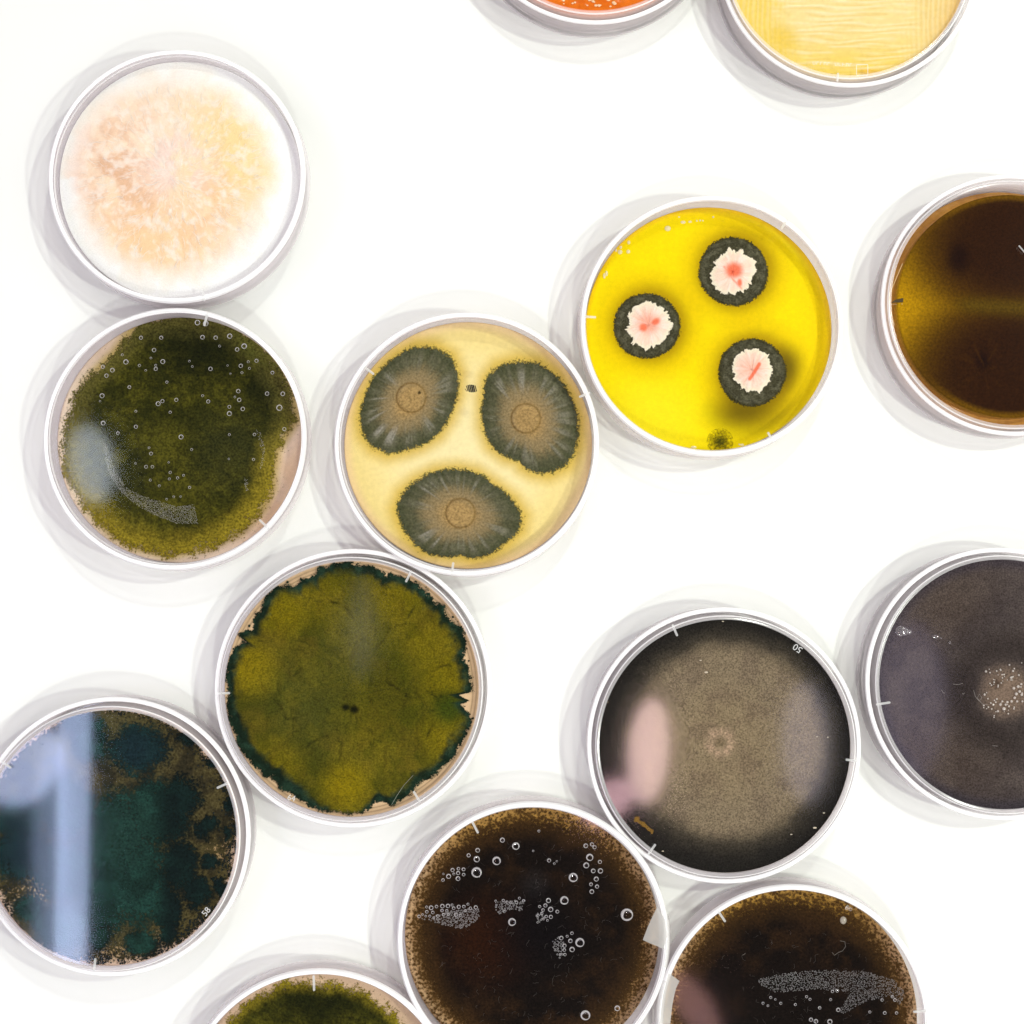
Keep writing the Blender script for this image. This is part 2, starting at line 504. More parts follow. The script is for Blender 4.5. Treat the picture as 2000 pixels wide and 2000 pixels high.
    def ribs(s, lst, length=4.0):
        """short moulded ridges across the rim; (px, py) photo middle"""
        for px, py in lst:
            x, y, z = s.local(px, py, 15.05)
            share('rib', RIB, s.top, (x/s.k, y/s.k, 15.02*MM), (length*MM/s.k, 4.4*MM/s.k, 3.5*MM), math.atan2(y, x))

    def drops(s, lst, me=DROP, z=13.95):
        for px, py, r in lst:
            x, y, _ = s.local(px, py, z)
            rm = r/5.62*MM
            o = share('droplet', me, s.lid, (x/s.k, y/s.k, z*MM), (rm/s.k, rm/s.k, rm*0.8), random.uniform(-0.5, 0.5))

    def mist(s, poly, n, r0, r1, name='condensation', z=13.95, mat=None, drift=None, seed=1, gap=1.9):
        """a field of tiny droplets under the lid, one mesh"""
        rg = np.random.default_rng(seed)
        P = np.array(poly)
        lo, hi = P.min(0), P.max(0)
        v = []; f = []; kept = []
        tries = 0
        while len(kept) < n and tries < n*40:
            tries += 1
            p = lo+(hi-lo)*rg.random(2)
            if not inside(p[:1], p[1:], poly)[0]: continue
            r = r0+(r1-r0)*rg.random()**2.2
            if any((q[0]-p[0])**2+(q[1]-p[1])**2 < ((q[2]+r)*gap*0.5)**2 for q in kept): continue
            kept.append((p[0], p[1], r))
        for px, py, r in kept:
            x, y, _ = s.local(px, py, z); rm = r/5.62*MM
            b = len(v); m = 7
            for k in range(m):
                a = 2*math.pi*k/m
                v.append((x+rm*math.cos(a), y+rm*math.sin(a), z*MM))
                v.append((x+rm*0.62*math.cos(a), y+rm*0.62*math.sin(a), z*MM-0.1*rm))
            for k in range(m):
                l = (k+1) % m
                f.append((b+2*k, b+2*l, b+2*l+1, b+2*k+1))
        o = mesh_obj(name, v, f, mat or M_EDGE, s.lid)
        # the lid itself may be scaled: undo that for this mesh
        o.scale = (1/s.k, 1/s.k, 1)
        o['kind'] = 'stuff'
        return o

    def number(s, txt, px, py, ang, h=2.0, mat=None, name='moulded_number', z=15.03, thick=0.0, font_scale=1.0):
        cu = bpy.data.curves.new(name, 'FONT'); cu.body = txt
        cu.size = h*1.4*MM; cu.extrude = 0.00005; cu.offset = thick
        cu.align_x = 'CENTER'; cu.align_y = 'CENTER'; cu.resolution_u = 3
        t = bpy.data.objects.new('t', cu); COL.objects.link(t)
        bpy.context.view_layer.update()
        me = bpy.data.meshes.new_from_object(t.evaluated_get(bpy.context.evaluated_depsgraph_get()))
        bpy.data.objects.remove(t)
        me.materials.clear(); me.materials.append(mat or M_RIB)
        x, y, _ = s.local(px, py, z)
        return share(name, me, s.top, (x/s.k, y/s.k, z*MM), (1/s.k*font_scale, 1/s.k, 1), math.radians(ang))

def tube(name, pts, r, mat, parent, n=5):
    v = []; f = []
    for i, p in enumerate(pts):
        a = np.array(pts[max(i-1, 0)]); b = np.array(pts[min(i+1, len(pts)-1)])
        t = (b-a)/(np.linalg.norm(b-a)+1e-12)
        u = np.cross(t, (0, 0, 1)); u /= np.linalg.norm(u)+1e-12; w = np.cross(t, u)
        for k in range(n):
            q = 2*math.pi*k/n
            v.append(np.array(p)+r*(u*math.cos(q)+w*math.sin(q)))
    for i in range(len(pts)-1):
        for k in range(n):
            l = (k+1) % n
            f.append((i*n+k, i*n+l, (i+1)*n+l, (i+1)*n+k))
    return mesh_obj(name, v, f, mat, parent)

def C(*c): return s2l(c)

# ---- 1 white woolly culture -------------------------------------------------
def dish_white():
    d = Dish('petri dish covered by cream white woolly mould, above the furry olive green dish',
             top=(345, 343), r=44.4, zag=9.6)
    d.G = 1.0
    cx, cy = 336, 347
    def agar_c(X, Y, r): return np.repeat(C(252, 250, 247)[None], len(X), 0)
    ag = d.disc('agar', agar_c, M_AGAR, d.root, nr=20, na=120)
    def col(X, Y, r):
        th = np.arctan2(Y-cy, X-cx); R = np.hypot(X-cx, Y-cy)
        wx = X+30*(fbm(X/30, Y/30, 3, 12)-.5); wy = Y+30*(fbm(X/30, Y/30, 3, 13)-.5); th = np.arctan2(wy-cy, wx-cx)
        rad = fbm(th*7, R/45, 4, 3); clump = fbm(X/36, Y/36, 4, 5); fine = fbm(th*16+fbm(X/20, Y/20, 3, 14)*3, R/12, 3, 8)
        c = np.repeat(C(252, 226, 199)[None], len(X), 0)
        c = lerp(c, C(252, 222, 158), blob(X, Y, 480, 290, 110, .8)*.9)
        c = lerp(c, C(250, 208, 152), blob(X, Y, 300, 500, 120, .8)*.7)
        c = lerp(c, C(230, 184, 148), blob(X, Y, 235, 330, 90, .9)*ss(.40, .68, clump)*.9)
        c = lerp(c, C(242, 192, 144), blob(X, Y, 370, 375, 70, .9)*ss(.42, .62, clump)*.7)
        c = lerp(c, C(250, 226, 214), blob(X, Y, 345, 320, 62, .8)*ss(.3, .6, clump)*.9)
        c = lerp(c, C(255, 240, 226), ss(.50, .72, fbm(X/14, Y/14, 4, 15)*.6+rad*.4)*.65*(1-ss(150, 200, R)))
        c = lerp(c, C(255, 243, 232), ss(.52, .74, fine)*.45*(1-ss(160, 205, R)))
        e = ss(150, 236, R+50*(fbm(th*4, R/60, 4, 11)-.5)+10*(blob(X, Y, 160, 470, 90, .6)))
        return lerp(c, C(254, 252, 251), e)
    def hgt(X, Y, r):
        th = np.arctan2(Y-cy, X-cx); R = np.hypot(X-cx, Y-cy)
        return 1.0+1.1*fbm(X/30, Y/30, 4, 5)*(1-ss(.75, 1.0, r))+.15*fbm(th*8, R/25, 3, 3)*(1-ss(.8, 1, r))-.8*r**6
    co = d.disc('mould', col, M_WHITE, ag, z=9.7, R=d.R-.2, nr=90, na=360, depth=0, height=hgt)
    # loose mycelium threads standing over the mat
    rg = np.random.default_rng(5); v = []; f = []
    for i in range(420):
        R = 180*math.sqrt(rg.random()); a = rg.random()*2*math.pi
        px, py = cx+R*math.cos(a), cy+R*math.sin(a)
        aa = a+rg.normal(0, .35); L = rg.uniform(8, 30); bend = rg.normal(0, .5)
        pts = []
        for k in range(4):
            t = k/3-.5
            q = aa+bend*t
            pts.append(d.local(px+L*t*math.cos(q), py+L*t*math.sin(q), 11.0+.5*rg.random()+1.1*(1-4*t*t)*rg.random()))
        w = rg.uniform(.04, .10)*MM
        b = len(v)
        for k, p in enumerate(pts):
            ww = w*(1-.7*abs(k/3-.5)*2)
            nx, ny = -math.sin(-aa), math.cos(-aa)
            for s_, zz in ((1, 0), (0, .7), (-1, 0)):
                v.append((p[0]+nx*ww*s_, p[1]+ny*ww*s_, p[2]+zz*w))
        for k in range(3):
            f.append((b+3*k, b+3*k+1, b+3*k+4, b+3*k+3)); f.append((b+3*k+1, b+3*k+2, b+3*k+5, b+3*k+4))
    th = mesh_obj('mycelium_threads', v, f, simple('mycelium', (0.95, 0.90, 0.84), .9, .1), ag)
    th['kind'] = 'stuff'
    d.ribs([(397, 577)], 3.4)
dish_white()

# ---- 2 olive green culture with droplets ------------------------------------
GREEN_B = [(630,472,16),(862,470,15),(807,398,13),(852,320,12),(725,320,12),(1112,317,14),(1195,320,13),(1283,310,16),(1374,373,17),
 (1330,394,13),(1452,465,12),(1353,497,13),(1162,516,13),(1080,225,17),(1132,230,17),(545,524,14),(508,559,13),(486,503,12),(715,495,9),
 (818,516,12),(818,494,8),(755,526,7),(608,428,8),(788,448,7),(1030,468,7),(1048,502,7),(888,600,9),(652,631,11),(480,685,15),
 (468,720,6),(833,735,15),(860,719,12),(947,711,12),(909,789,9),(693,783,8),(487,857,14),(693,880,12),(580,920,10),(977,944,15),(1113,685,8),
 (1148,721,12),(1337,656,13),(1343,711,13),(1365,768,13),(1281,755,11),(1281,797,15),(1316,693,7),(1518,672,13),(1617,673,14),(1595,760,19),
 (1627,895,12),(1552,540,11),(1439,929,10),(1433,1086,9),(1281,930,8),(1278,1083,6),(1044,1024,8),(776,1013,7),(788,1049,11),(691,1111,7),
 (757,1132,11),(797,1132,10),(900,1105,6),(909,1168,9),(904,1209,8),(955,1202,9),(993,1186,8),(784,1216,8),(840,1252,8),(1031,1262,9),
 (931,1321,7),(887,1336,7),(975,1320,7),(1220,373,8),(1270,495,6),(1288,547,6),(1360,540,8),(1407,513,8),(1400,472,8)]

def moss_colours(shift=0):
    def col(X, Y, r):
        n = fbm(X/45, Y/45, 4, 21+shift); m = fbm(X/9, Y/9, 3, 23+shift)
        c = lerp(C(62, 61, 14), C(78, 75, 20), ss(.40, .70, n))
        c = lerp(c, C(36, 38, 12), ss(.50, .30, n)*.5)
        c = lerp(c, C(36, 38, 8), ss(.42, .62, m)*.6)
        return c
    return col

def dish_olive():
    d = Dish('petri dish with furry olive green mould under droplets, just below the white woolly dish',
             top=(341, 856), r=45.0, agar=(352, 855))
    poly = zoomed([(700,235),(860,172),(1000,160),(1150,170),(1300,230),(1480,350),(1600,520),(1680,700),(1705,830),(1640,930),(1580,1030),(1560,1150),
                   (1550,1270),(1480,1400),(1350,1540),(1150,1640),(900,1690),(700,1640),(550,1560),(430,1440),(330,1300),(250,1180),(235,1050),
                   (250,900),(280,760),(340,620),(450,520),(560,420),(640,310)], 50, 560, 3.22)
    def agar_c(X, Y, r):
        n = fbm(X/60, Y/60, 3, 31)
        c = lerp(C(238, 214, 192), C(228, 190, 152), ss(420, 560, X)*ss(760, 1000, Y))
        c = lerp(c, C(222, 196, 172), blob(X, Y, 230, 660, 90, .7))
        c = lerp(c, C(235, 216, 198), ss(.4, .7, n)*.4)
        return lerp(c, C(176, 150, 62), (1-ss(0, 20, seg(X, Y, poly+[poly[0]])))*.8*ss(120, 200, X))
    ag = d.disc('agar', agar_c, M_AGAR, d.root, nr=70, na=260)
    base = moss_colours()
    def col(X, Y, r):
        c = base(X, Y, r)
        n = fbm(X/14, Y/14, 3, 41)
        c = lerp(c, C(20, 24, 8), np.maximum(blob(X, Y, 400, 665, 75, .7, 1.5), blob(X, Y, 535, 760, 62, .8))*.85)
        c = lerp(c, C(48, 50, 24), blob(X, Y, 455, 880, 70, .9)*.7)
        c = lerp(c, C(92, 88, 24), blob(X, Y, 325, 865, 34, .9)*.6)
        c = lerp(c, C(112, 112, 52), ss(628, 610, Y-6*n+.05*abs(X-380))*.85)  # lighter top band: haze of the lid wall painted into the colour
        c = lerp(c, C(104, 120, 36), blob(X, Y, 505, 665, 26, .8, 2.2, 42)*.7)
        lo = ss(940, 1020, Y+30*(n-.5))
        e = ss(.74, 1.0, r+.10*(n-.5))
        edge = lerp(C(104, 98, 46), C(150, 132, 36), ss(760, 980, Y))
        return lerp(c, edge, e*.8)
    def hgt(X, Y, r): return 1.3*(1-ss(.8, 1.08, r))*(0.6+.8*fbm(X/26, Y/26, 4, 5))+.35*fbm(X/7, Y/7, 2, 9)*(1-ss(.9, 1.05, r))
    def cov(X, Y, r): return 1.55-ss(.88, 1.09, r+.12*(fbm(X/16, Y/16, 3, 6)-.5))*1.75+.5*(1-ss(.75, .86, r))
    d.patch('mould', poly, col, M_FUZZ, ag, .1, 1.12, 90, 360, hgt, cov)
    d.drops(zoomed(GREEN_B, 50, 560, 3.22), DROP_THIN)
    d.mist(zoomed([(480,960),(510,1000),(560,1150),(640,1270),(720,1310),(880,1360),(950,1385),(1060,1370),(1085,1490),(950,1490),(800,1430),
                   (690,1370),(600,1290),(520,1170)], 50, 560, 3.22), 1000, .55, 1.0, seed=3, gap=2.1)
    d.mist(zoomed([(1450,900),(1480,920),(1505,1020),(1500,1110),(1470,1160),(1490,1050)], 50, 560, 3.22), 70, .5, .9, seed=4)
    d.mist(zoomed([(1370,1200),(1395,1210),(1400,1280),(1385,1285)], 50, 560, 3.22), 30, .5, .9, seed=5)
    d.ribs([(402, 624), (516, 1024)], 4.0)
dish_olive()

# ---- 3 three grey-green colonies on pale yellow agar ------------------------
def dish_three():
    d = Dish('petri dish of pale yellow agar with three grey green ringed colonies', top=(911, 866), r=45.3, agar=(915, 868))
    P1 = zoomed([(270,830),(300,680),(380,540),(500,430),(620,375),(740,380),(840,440),(885,540),(880,680),(830,820),(760,930),(650,1000),
                 (560,1030),(440,1050),(350,1010),(290,930)], 620, 560, 3.22)
    P2 = zoomed([(1040,700),(1060,580),(1130,500),(1260,465),(1400,480),(1500,550),(1590,680),(1640,830),(1630,1000),(1570,1120),(1450,1180),
                 (1350,1165),(1285,1130),(1270,1095),(1180,1070),(1090,1000),(1045,880)], 620, 560, 3.22)
    P3 = zoomed([(495,1400),(530,1300),(620,1220),(740,1160),(880,1145),(1000,1170),(1120,1250),(1230,1340),(1290,1440),(1270,1530),(1180,1620),
                 (1080,1690),(980,1710),(900,1690),(660,1660),(570,1570),(520,1480)], 620, 560, 3.22)
    cols = [(P1, (590, 700)), (P2, (1310, 830)), (P3, (900, 1425))]
    cen = [(c[0]/3.22+620, c[1]/3.22+560) for _, c in cols]
    def agar_c(X, Y, r):
        c = lerp(C(254, 238, 178), C(250, 227, 150), ss(.35, .9, r))
        c = lerp(c, C(244, 212, 160), ss(.90, 1.0, r)*.9)
        c = lerp(c, C(250, 222, 176), ss(1060, 1150, X)*ss(900, 1050, Y)*.8)
        for P, _ in cols:
            dd = seg(X, Y, P+[P[0]])
            c = lerp(c, C(216, 180, 66), (1-ss(0, 34, dd))*.85)
        return c
    ag = d.disc('agar', agar_c, M_AGAR, d.root, nr=80, na=300)
    for i, ((P, _), (ux, uy)) in enumerate(zip(cols, cen)):
        def col(X, Y, r, ux=ux, uy=uy, i=i):
            th = np.arctan2(Y-uy, X-ux); R = np.hypot(X-ux, Y-uy)
            st = fbm(th*11+i*5, R/120, 3, 60+i); fn = fbm(X/5, Y/5, 2, 70+i)
            c = lerp(C(84, 84, 60), C(104, 102, 80), ss(.35, .65, st))
            white = ss(.52, .72, st)*ss(.93, .72, r)*ss(.35, .55, r)
            lean = blob(X, Y, ux-55, uy+50, 75, .8) if i == 0 else (blob(X, Y, ux-80, uy, 60, .9) if i == 2 else blob(X, Y, ux-30, uy-60, 60, .9)*.6)
            c = lerp(c, C(150, 146, 132), white*(.30+.6*lean))
            core = ss(.74, .42, r+.22*(st-.5)+.05*(fn-.5))
            c = lerp(c, C(146, 127, 90), core*.92)
            c = lerp(c, C(174, 142, 88), ss(.45, .18, r)*.8)
            c = lerp(c, C(120, 94, 50), np.exp(-((R-28.5)/1.8)**2)*.75)
            if i == 0: c = lerp(c, C(70, 56, 30), 1-ss(2.0, 4.2, np.hypot(X-820, Y-768)))
            c = lerp(c, C(62, 68, 44), ss(.80, .92, r)*ss(1.04, .96, r)*.5)
            return lerp(c, C(110, 116, 44), ss(.96, 1.05, r)*.85)
        def hgt(X, Y, r, ux=ux, uy=uy, i=i):
            R = np.hypot(X-ux, Y-uy); th = np.arctan2(Y-uy, X-ux)
            return 1.1*(1-r**2).clip(0)+.35*(1-ss(25, 31, R))-.25*np.exp(-((R-29)/2.2)**2)+.3*fbm(th*11+i*5, R/120, 3, 60+i)*ss(.3, .6, r)*ss(1.05, .9, r)
        def cov(X, Y, r): return 1.6-ss(.86, 1.10, r+.05*(fbm(X/12, Y/12, 3, 6)-.5))*2.0
        d.patch('colony', P, col, M_FELT, ag, .1, 1.1, 64, 220, hgt, cov, centre=(np.mean([p[0] for p in P]), np.mean([p[1] for p in P])))
    # small black printed tally on the lid
    ink = simple('black_ink', (0.02, 0.018, 0.012), .5)
    v = []; f = []
    for k, (x, hh, w) in enumerate([(934, 2.5, 1.0), (942, 5.5, 1.4), (952, 7, 1.9), (963, 7.5, 2.0), (974, 7.5, 2.2), (985, 7, 2.2), (996, 6, 1.4)]):
        px, py = x/3.22+620, (640+(650-640)*(k == 0))/3.22+560
        b = len(v); sl = -1.6
        for zz in (14.93, 15.06):
            for sx, sy in ((-1, -1), (1, -1), (1, 1), (-1, 1)):
                v.append(d.local(px+sx*w*.72+sl*(-sy), py+sy*hh*1.0, zz+.0))
        f += [(b+4, b+5, b+6, b+7), (b, b+1, b+5, b+4), (b+1, b+2, b+6, b+5), (b+2, b+3, b+7, b+6), (b+3, b, b+4, b+7)]
    o = mesh_obj('printed_bars', v, f, ink, d.root, False)
    d.ribs([(721, 724), (1142, 771), (884, 1110)], 3.6)
dish_three()

# ---- 4 bright yellow agar with three dark rings -----------------------------
def jag(cx, cy, R, n, amp, seed, ax=1.0):
    rg = np.random.default_rng(seed)
    th = np.sort(rg.uniform(0, 2*math.pi, n)); q = 1+amp*rg.normal(0, .75, n)+.05*np.sin(2*th+seed)+.03*np.sin(3*th+2*seed)
    return [(cx+R*a*math.cos(t), cy+R*a*math.sin(t)) for a, t in zip(q, th)]
    return [(cx+ax*R*(1+amp*((-1)**i)*rg.uniform(.3, 1)+.05*math.sin(i*.9+seed))*math.cos(2*math.pi*i/n),
             cy+R*(1+amp*((-1)**i)*rg.uniform(.3, 1)+.05*math.sin(i*.9+seed))*math.sin(2*math.pi*i/n)) for i in range(n)]

def dish_yellow():
    d = Dish('petri dish of bright yellow agar with three black ringed pink centred colonies', top=(1390, 635), r=45.2, agar=(1384, 642))
    Z = lambda x, y: (x/3.22+1110, y/3.22+340)
    rings = [(*Z(1038, 612), 67.7), (*Z(493, 955), 64.8), (*Z(1155, 1248), 66)]
    def agar_c(X, Y, r):
        n = fbm(X/50, Y/50, 3, 81)
        c = np.repeat(C(255, 228, 0)[None], len(X), 0)
        c = lerp(c, C(250, 206, 0), ss(440, 400, Y)*.8)
        c = lerp(c, C(255, 240, 40), blob(X, Y, 1270, 830, 90, .8)*.6)
        c = lerp(c, C(250, 205, 8), ss(1540, 1640, X)*.7)
        c = lerp(c, C(244, 196, 20), ss(.955, .99, r)*ss(760, 560, Y)*.8)
        for i, (x, y, R) in enumerate(rings):
            q = np.hypot(X-x-5, Y-y+2)
            c = lerp(c, C(118, 96, 0), ss(R+30+8*(n-.5), R-6, q)*.9)
            c = lerp(c, C(226, 184, 0), ss(R+62, R+18, q)*.45)
        c = lerp(c, C(84, 72, 14), blob(X, Y, 1528, 722, 40, .8, .75, 25)*.85)
        c = lerp(c, C(84, 72, 10), blob(X, Y, 1455, 802, 34, .9, 1.7, -8)*.9)
        c = lerp(c, C(140, 112, 0), blob(X, Y, 1480, 770, 75, .8)*.4)
        return c
    ag = d.disc('agar', agar_c, M_AGAR, d.root, nr=90, na=320)
    for i, (x, y, R) in enumerate(rings):
        P = [(x+R*math.cos(t)*(1+.015*math.sin(3*t+i)), y+R*math.sin(t)*(1+.015*math.sin(2*t+2*i))) for t in np.arange(40)*2*math.pi/40]
        def col(X, Y, r, x=x, y=y, R=R):
            n = fbm(X/8, Y/8, 3, 91)
            c = lerp(C(66, 64, 46), C(92, 90, 70), ss(.40, .72, n))
            q = np.hypot(X-x, Y-y)
            for rr in (.84, .90): c = lerp(c, C(92, 90, 72), np.exp(-((q/R-rr)/.012)**2)*.4)
            c = lerp(c, C(58, 54, 20), ss(.86, 1.0, r)*.6)
            return c
        def hgt(X, Y, r): return .9*(1-r**2).clip(0)**.7+.1*np.sin(r*40)*ss(.6, .7, r)*ss(1, .95, r)*.6
        def cov(X, Y, r): return 1.45-ss(.88, 1.12, r)*1.9
        co = d.patch('colony', P, col, M_DARK, ag, .1, 1.12, 40, 140, hgt, cov, centre=(x, y))
        ox, oy, rc = [(Z(1033, 622)[0], Z(1033, 622)[1], 43.5), (Z(500, 955)[0], Z(500, 955)[1], 43.5), (Z(1152, 1237)[0], Z(1152, 1237)[1], 41.5)][i]
        J = jag(ox, oy, rc, 64, .085, 3+i)
        def ccol(X, Y, r, ox=ox, oy=oy, i=i, rc=rc):
            th = np.arctan2(Y-oy, X-ox); R = np.hypot(X-ox, Y-oy)
            fold = fbm(th*5+i*3, R/45, 3, 95+i); cre = fbm(th*2.2+i, R/30, 3, 99+i)
            c = lerp(C(250, 222, 200), C(252, 232, 216), ss(.4, .65, fold))
            c = lerp(c, C(248, 196, 170), np.exp(-((cre-.5)/.03)**2)*.4)
            if i == 0:
                red = blob(X, Y, *Z(1036, 612), 15, .5, 1.1); red = np.maximum(red, blob(X, Y, *Z(1072, 690), 8, .6, .6))
                red = np.maximum(red, (1-ss(0, 4, seg(X, Y, [Z(975, 590), Z(1030, 670), Z(1090, 730)])))*.7)
            elif i == 1:
                red = np.maximum(blob(X, Y, *Z(500, 945), 20, .6, 1.0, -35)*.55, np.maximum(blob(X, Y, *Z(545, 935), 7, .6, 1.4, -30), blob(X, Y, *Z(470, 970), 9, .6)))
            else:
                red = np.maximum((1-ss(1.5, 6, seg(X, Y, [Z(1195, 1200), Z(1165, 1250), Z(1135, 1292)]))), blob(X, Y, *Z(1140, 1230), 20, .8)*.35)
            c = lerp(c, C(247, 120, 84), red*.95)
            return lerp(c, C(246, 238, 210), ss(.72, .95, r)*.8)
        def chgt(X, Y, r, ox=ox, oy=oy, i=i):
            th = np.arctan2(Y-oy, X-ox); R = np.hypot(X-ox, Y-oy)
            return .9+.9*(1-r**2).clip(0)+.5*fbm(th*5+i*3, R/45, 3, 95+i)-.5*blob(X, Y, ox, oy, 12, .8)
        def ccov(X, Y, r): return 1.35-ss(.88, 1.08, r)*1.5
        o = d.patch('colony_centre', J, ccol, M_WHITE, co, .1, 1.07, 40, 184, chgt, ccov, centre=(ox, oy))
    sx, sy = Z(955, 1682)
    P = [(sx+21*math.cos(t), sy+21*math.sin(t)) for t in np.arange(20)*2*math.pi/20]
    d.patch('small_colony', P, lambda X, Y, r: lerp(C(70, 70, 14), C(130, 116, 8), ss(.1, 1, r)), M_SOFT, ag, .1, 1.25, 20, 60,
            lambda X, Y, r: .5*(1-r).clip(0), lambda X, Y, r: 1.0-1.0*ss(.1, 1.2, r), centre=(sx, sy))
    # pale beads painted as lamp glints on the agar near the rim
    wet = plastic('glint_bead', (1, 1, .8), .8, (1, .99, .9), rough=.1)
    for x, y, r, ax in [(625, 342, 7, 1.1), (722, 303, 4, 1.6), (765, 300, 3, 1.6), (808, 294, 2.4, 1), (828, 292, 2.4, 1), (845, 293, 2, 1), (911, 270, 2.6, 1),
                        (696, 270, 2, 1.2), (325, 490, 6, 1.0), (377, 488, 5, 1.0), (226, 640, 7, .5), (240, 625, 7, .5), (788, 1718, 3.6, 2),
                        (1092, 1703, 3, 1.8), (1075, 1700, 2, 1), (380, 430, 5, .8), (330, 460, 4, .8), (300, 480, 4, .7)]:
        px, py = Z(x, y)
        l = d.local(px, py, d.zag+.1)
        share('glint_bead', BEAD, ag, l, (r*ax/5.6*MM*.8, r/5.6*MM*.8, r/5.6*MM*.5))
        if not BEAD.materials: BEAD.materials.append(wet)
    d.ribs([(1153, 619), (1532, 438), (1505, 854)], 3.4)

def bead_mesh():
    bm = bmesh.new(); bmesh.ops.create_icosphere(bm, subdivisions=2, radius=1)
    bmesh.ops.delete(bm, geom=[v for v in bm.verts if v.co.z < -.3], context='VERTS')
    me = bpy.data.meshes.new('bead'); bm.to_mesh(me); bm.free()
    me.polygons.foreach_set('use_smooth', [True]*len(me.polygons))
    return me
BEAD = bead_mesh()
dish_yellow()

# ---- 5 dark amber culture at the right edge ---------------------------------
def dish_amber():
    d = Dish('petri dish of dark brown and amber growth cut off by the right edge',
             top=(1978, 594), r=43.2, inv=True, agar=(1965, 600), zag=12.2)
    def col(X, Y, r):
        n = fbm(X/40, Y/40, 4, 111)
        c = lerp(C(184, 138, 4), C(84, 56, 8), ss(1770, 1960, X+20*(n-.5)))
        up = blob(X, Y, 1985, 476, 128, .55, 1.55); lo = blob(X, Y, 1985, 730, 140, .5, 1.5)
        c = lerp(c, C(86, 52, 0), np.maximum(blob(X, Y, 1975, 470, 160, .3, 1.3), blob(X, Y, 1975, 735, 165, .3, 1.3))*.75)
        c = lerp(c, C(40, 17, 0), np.maximum(up, lo)*.95)
        c = lerp(c, C(20, 4, 0), np.maximum(blob(X, Y, 1872, 505, 28, .8, .7), blob(X, Y, 1920, 705, 16, .9, .8))*.8)
        c = lerp(c, C(120, 84, 4), ss(.93, .99, r)*ss(1780, 1900, X)*.7)
        c = lerp(c, C(86, 66, 10), np.exp(-((Y-590-.05*(X-1780))/16)**2)*ss(1840, 1900, X)*.8)
        th = np.arctan2(Y-720, X-1925); R = np.hypot(X-1925, Y-720)
        c = lerp(c, C(64, 36, 4), ss(.55, .75, fbm(th*8, R/40, 2, 7))*(1-ss(20, 90, R))*.5)
        return c
    ag = d.disc('agar', col, M_AGARM, d.root, nr=80, na=300, depth=8.0, R=d.R-3.2, side=(238, 176, 84))
    # shrunken amber skirt of agar between the disc and the wall, creased and cracked
    def skirt(X, Y, r): 
        n = fbm(X/10, Y/40, 3, 5)
        return lerp(C(226, 168, 76), C(206, 146, 62), ss(.4, .7, n))
    sk = d.disc('agar_skirt', skirt, M_AGAR, ag, z=4.6, nr=10, na=160, depth=3.0, height=lambda X, Y, r: 2.0*ss(.98, .90, r))
    dk = simple('dark_crack', (0.06, 0.035, 0.005), .6)
    pts = [(325, 935), (350, 918), (400, 908), (398, 935), (360, 936), (330, 939)]
    v = [d.local(x/3.219+1640, y/3.219+300, 12.45) for x, y in pts]+[d.local(x/3.219+1640, y/3.219+300, 12.0) for x, y in pts]
    f = [tuple(range(5, -1, -1))]+[(i, (i+1) % 6, 6+(i+1) % 6, 6+i) for i in range(6)]
    mesh_obj('crack', v, f, dk, ag, False)
    cr = simple('agar_crease', (0.85, 0.62, 0.30), .3)
    for a, b in (((315, 880), (395, 690)), ((310, 950), (395, 945)), ((312, 960), (345, 1080))):
        pts = [d.local((a[0]+(b[0]-a[0])*t)/3.219+1640, (a[1]+(b[1]-a[1])*t)/3.219+300, 10+2.3*t) for t in np.linspace(0, 1, 5)]
        tube('crease', pts, .12*MM, cr, ag)
    x, y, z = d.local(1996, 487, 15.05)
    share('rib', RIB, d.top, (x/d.k, y/d.k, 15.02*MM), (3*MM, 2.6*MM, 2.5*MM), math.radians(-50))
dish_amber()

# ---- 6 orange culture at the top edge ---------------------------------------
def dish_orange():
    d = Dish('petri dish of wet orange culture cut by the top edge', top=(1162, -209), r=43.4, inv=True, agar=(1160, -205))
    def col(X, Y, r):
        n = fbm(X/14, Y/10, 3, 121)
        c = lerp(C(240, 122, 30), C(230, 108, 22), ss(.4, .7, n))
        return lerp(c, C(250, 150, 60), ss(.95, 1.0, r)*.7)
    def hgt(X, Y, r): return .7*fbm(X/9, Y/7, 3, 122)*(1-ss(.93, .99, r))
    m = growth('wet_orange', grain=.06, grain_cell=.8, bump=.1, rough=.12, spec=.6, alpha=False)
    ag = d.disc('agar', col, m, d.root, nr=80, na=320, height=hgt, depth=5, side=(252, 218, 192))
    rg = np.random.default_rng(9)
    lum = simple('orange_wet_lump', (.95, .62, .36), .12, .8)
    me = BEAD.copy(); me.materials.clear(); me.materials.append(lum)
    for i in range(46):
        px = rg.uniform(1062, 1240); py = rg.uniform(-26, 20)
        if math.hypot(px-1160, py+212) > 228: continue
        r = rg.uniform(1.2, 3.2)
        share('wet_lump', me, ag, d.local(px, py, 13.1), (r*1.3/5.5*MM, r/5.5*MM, r/5.5*MM*.5))
dish_orange()

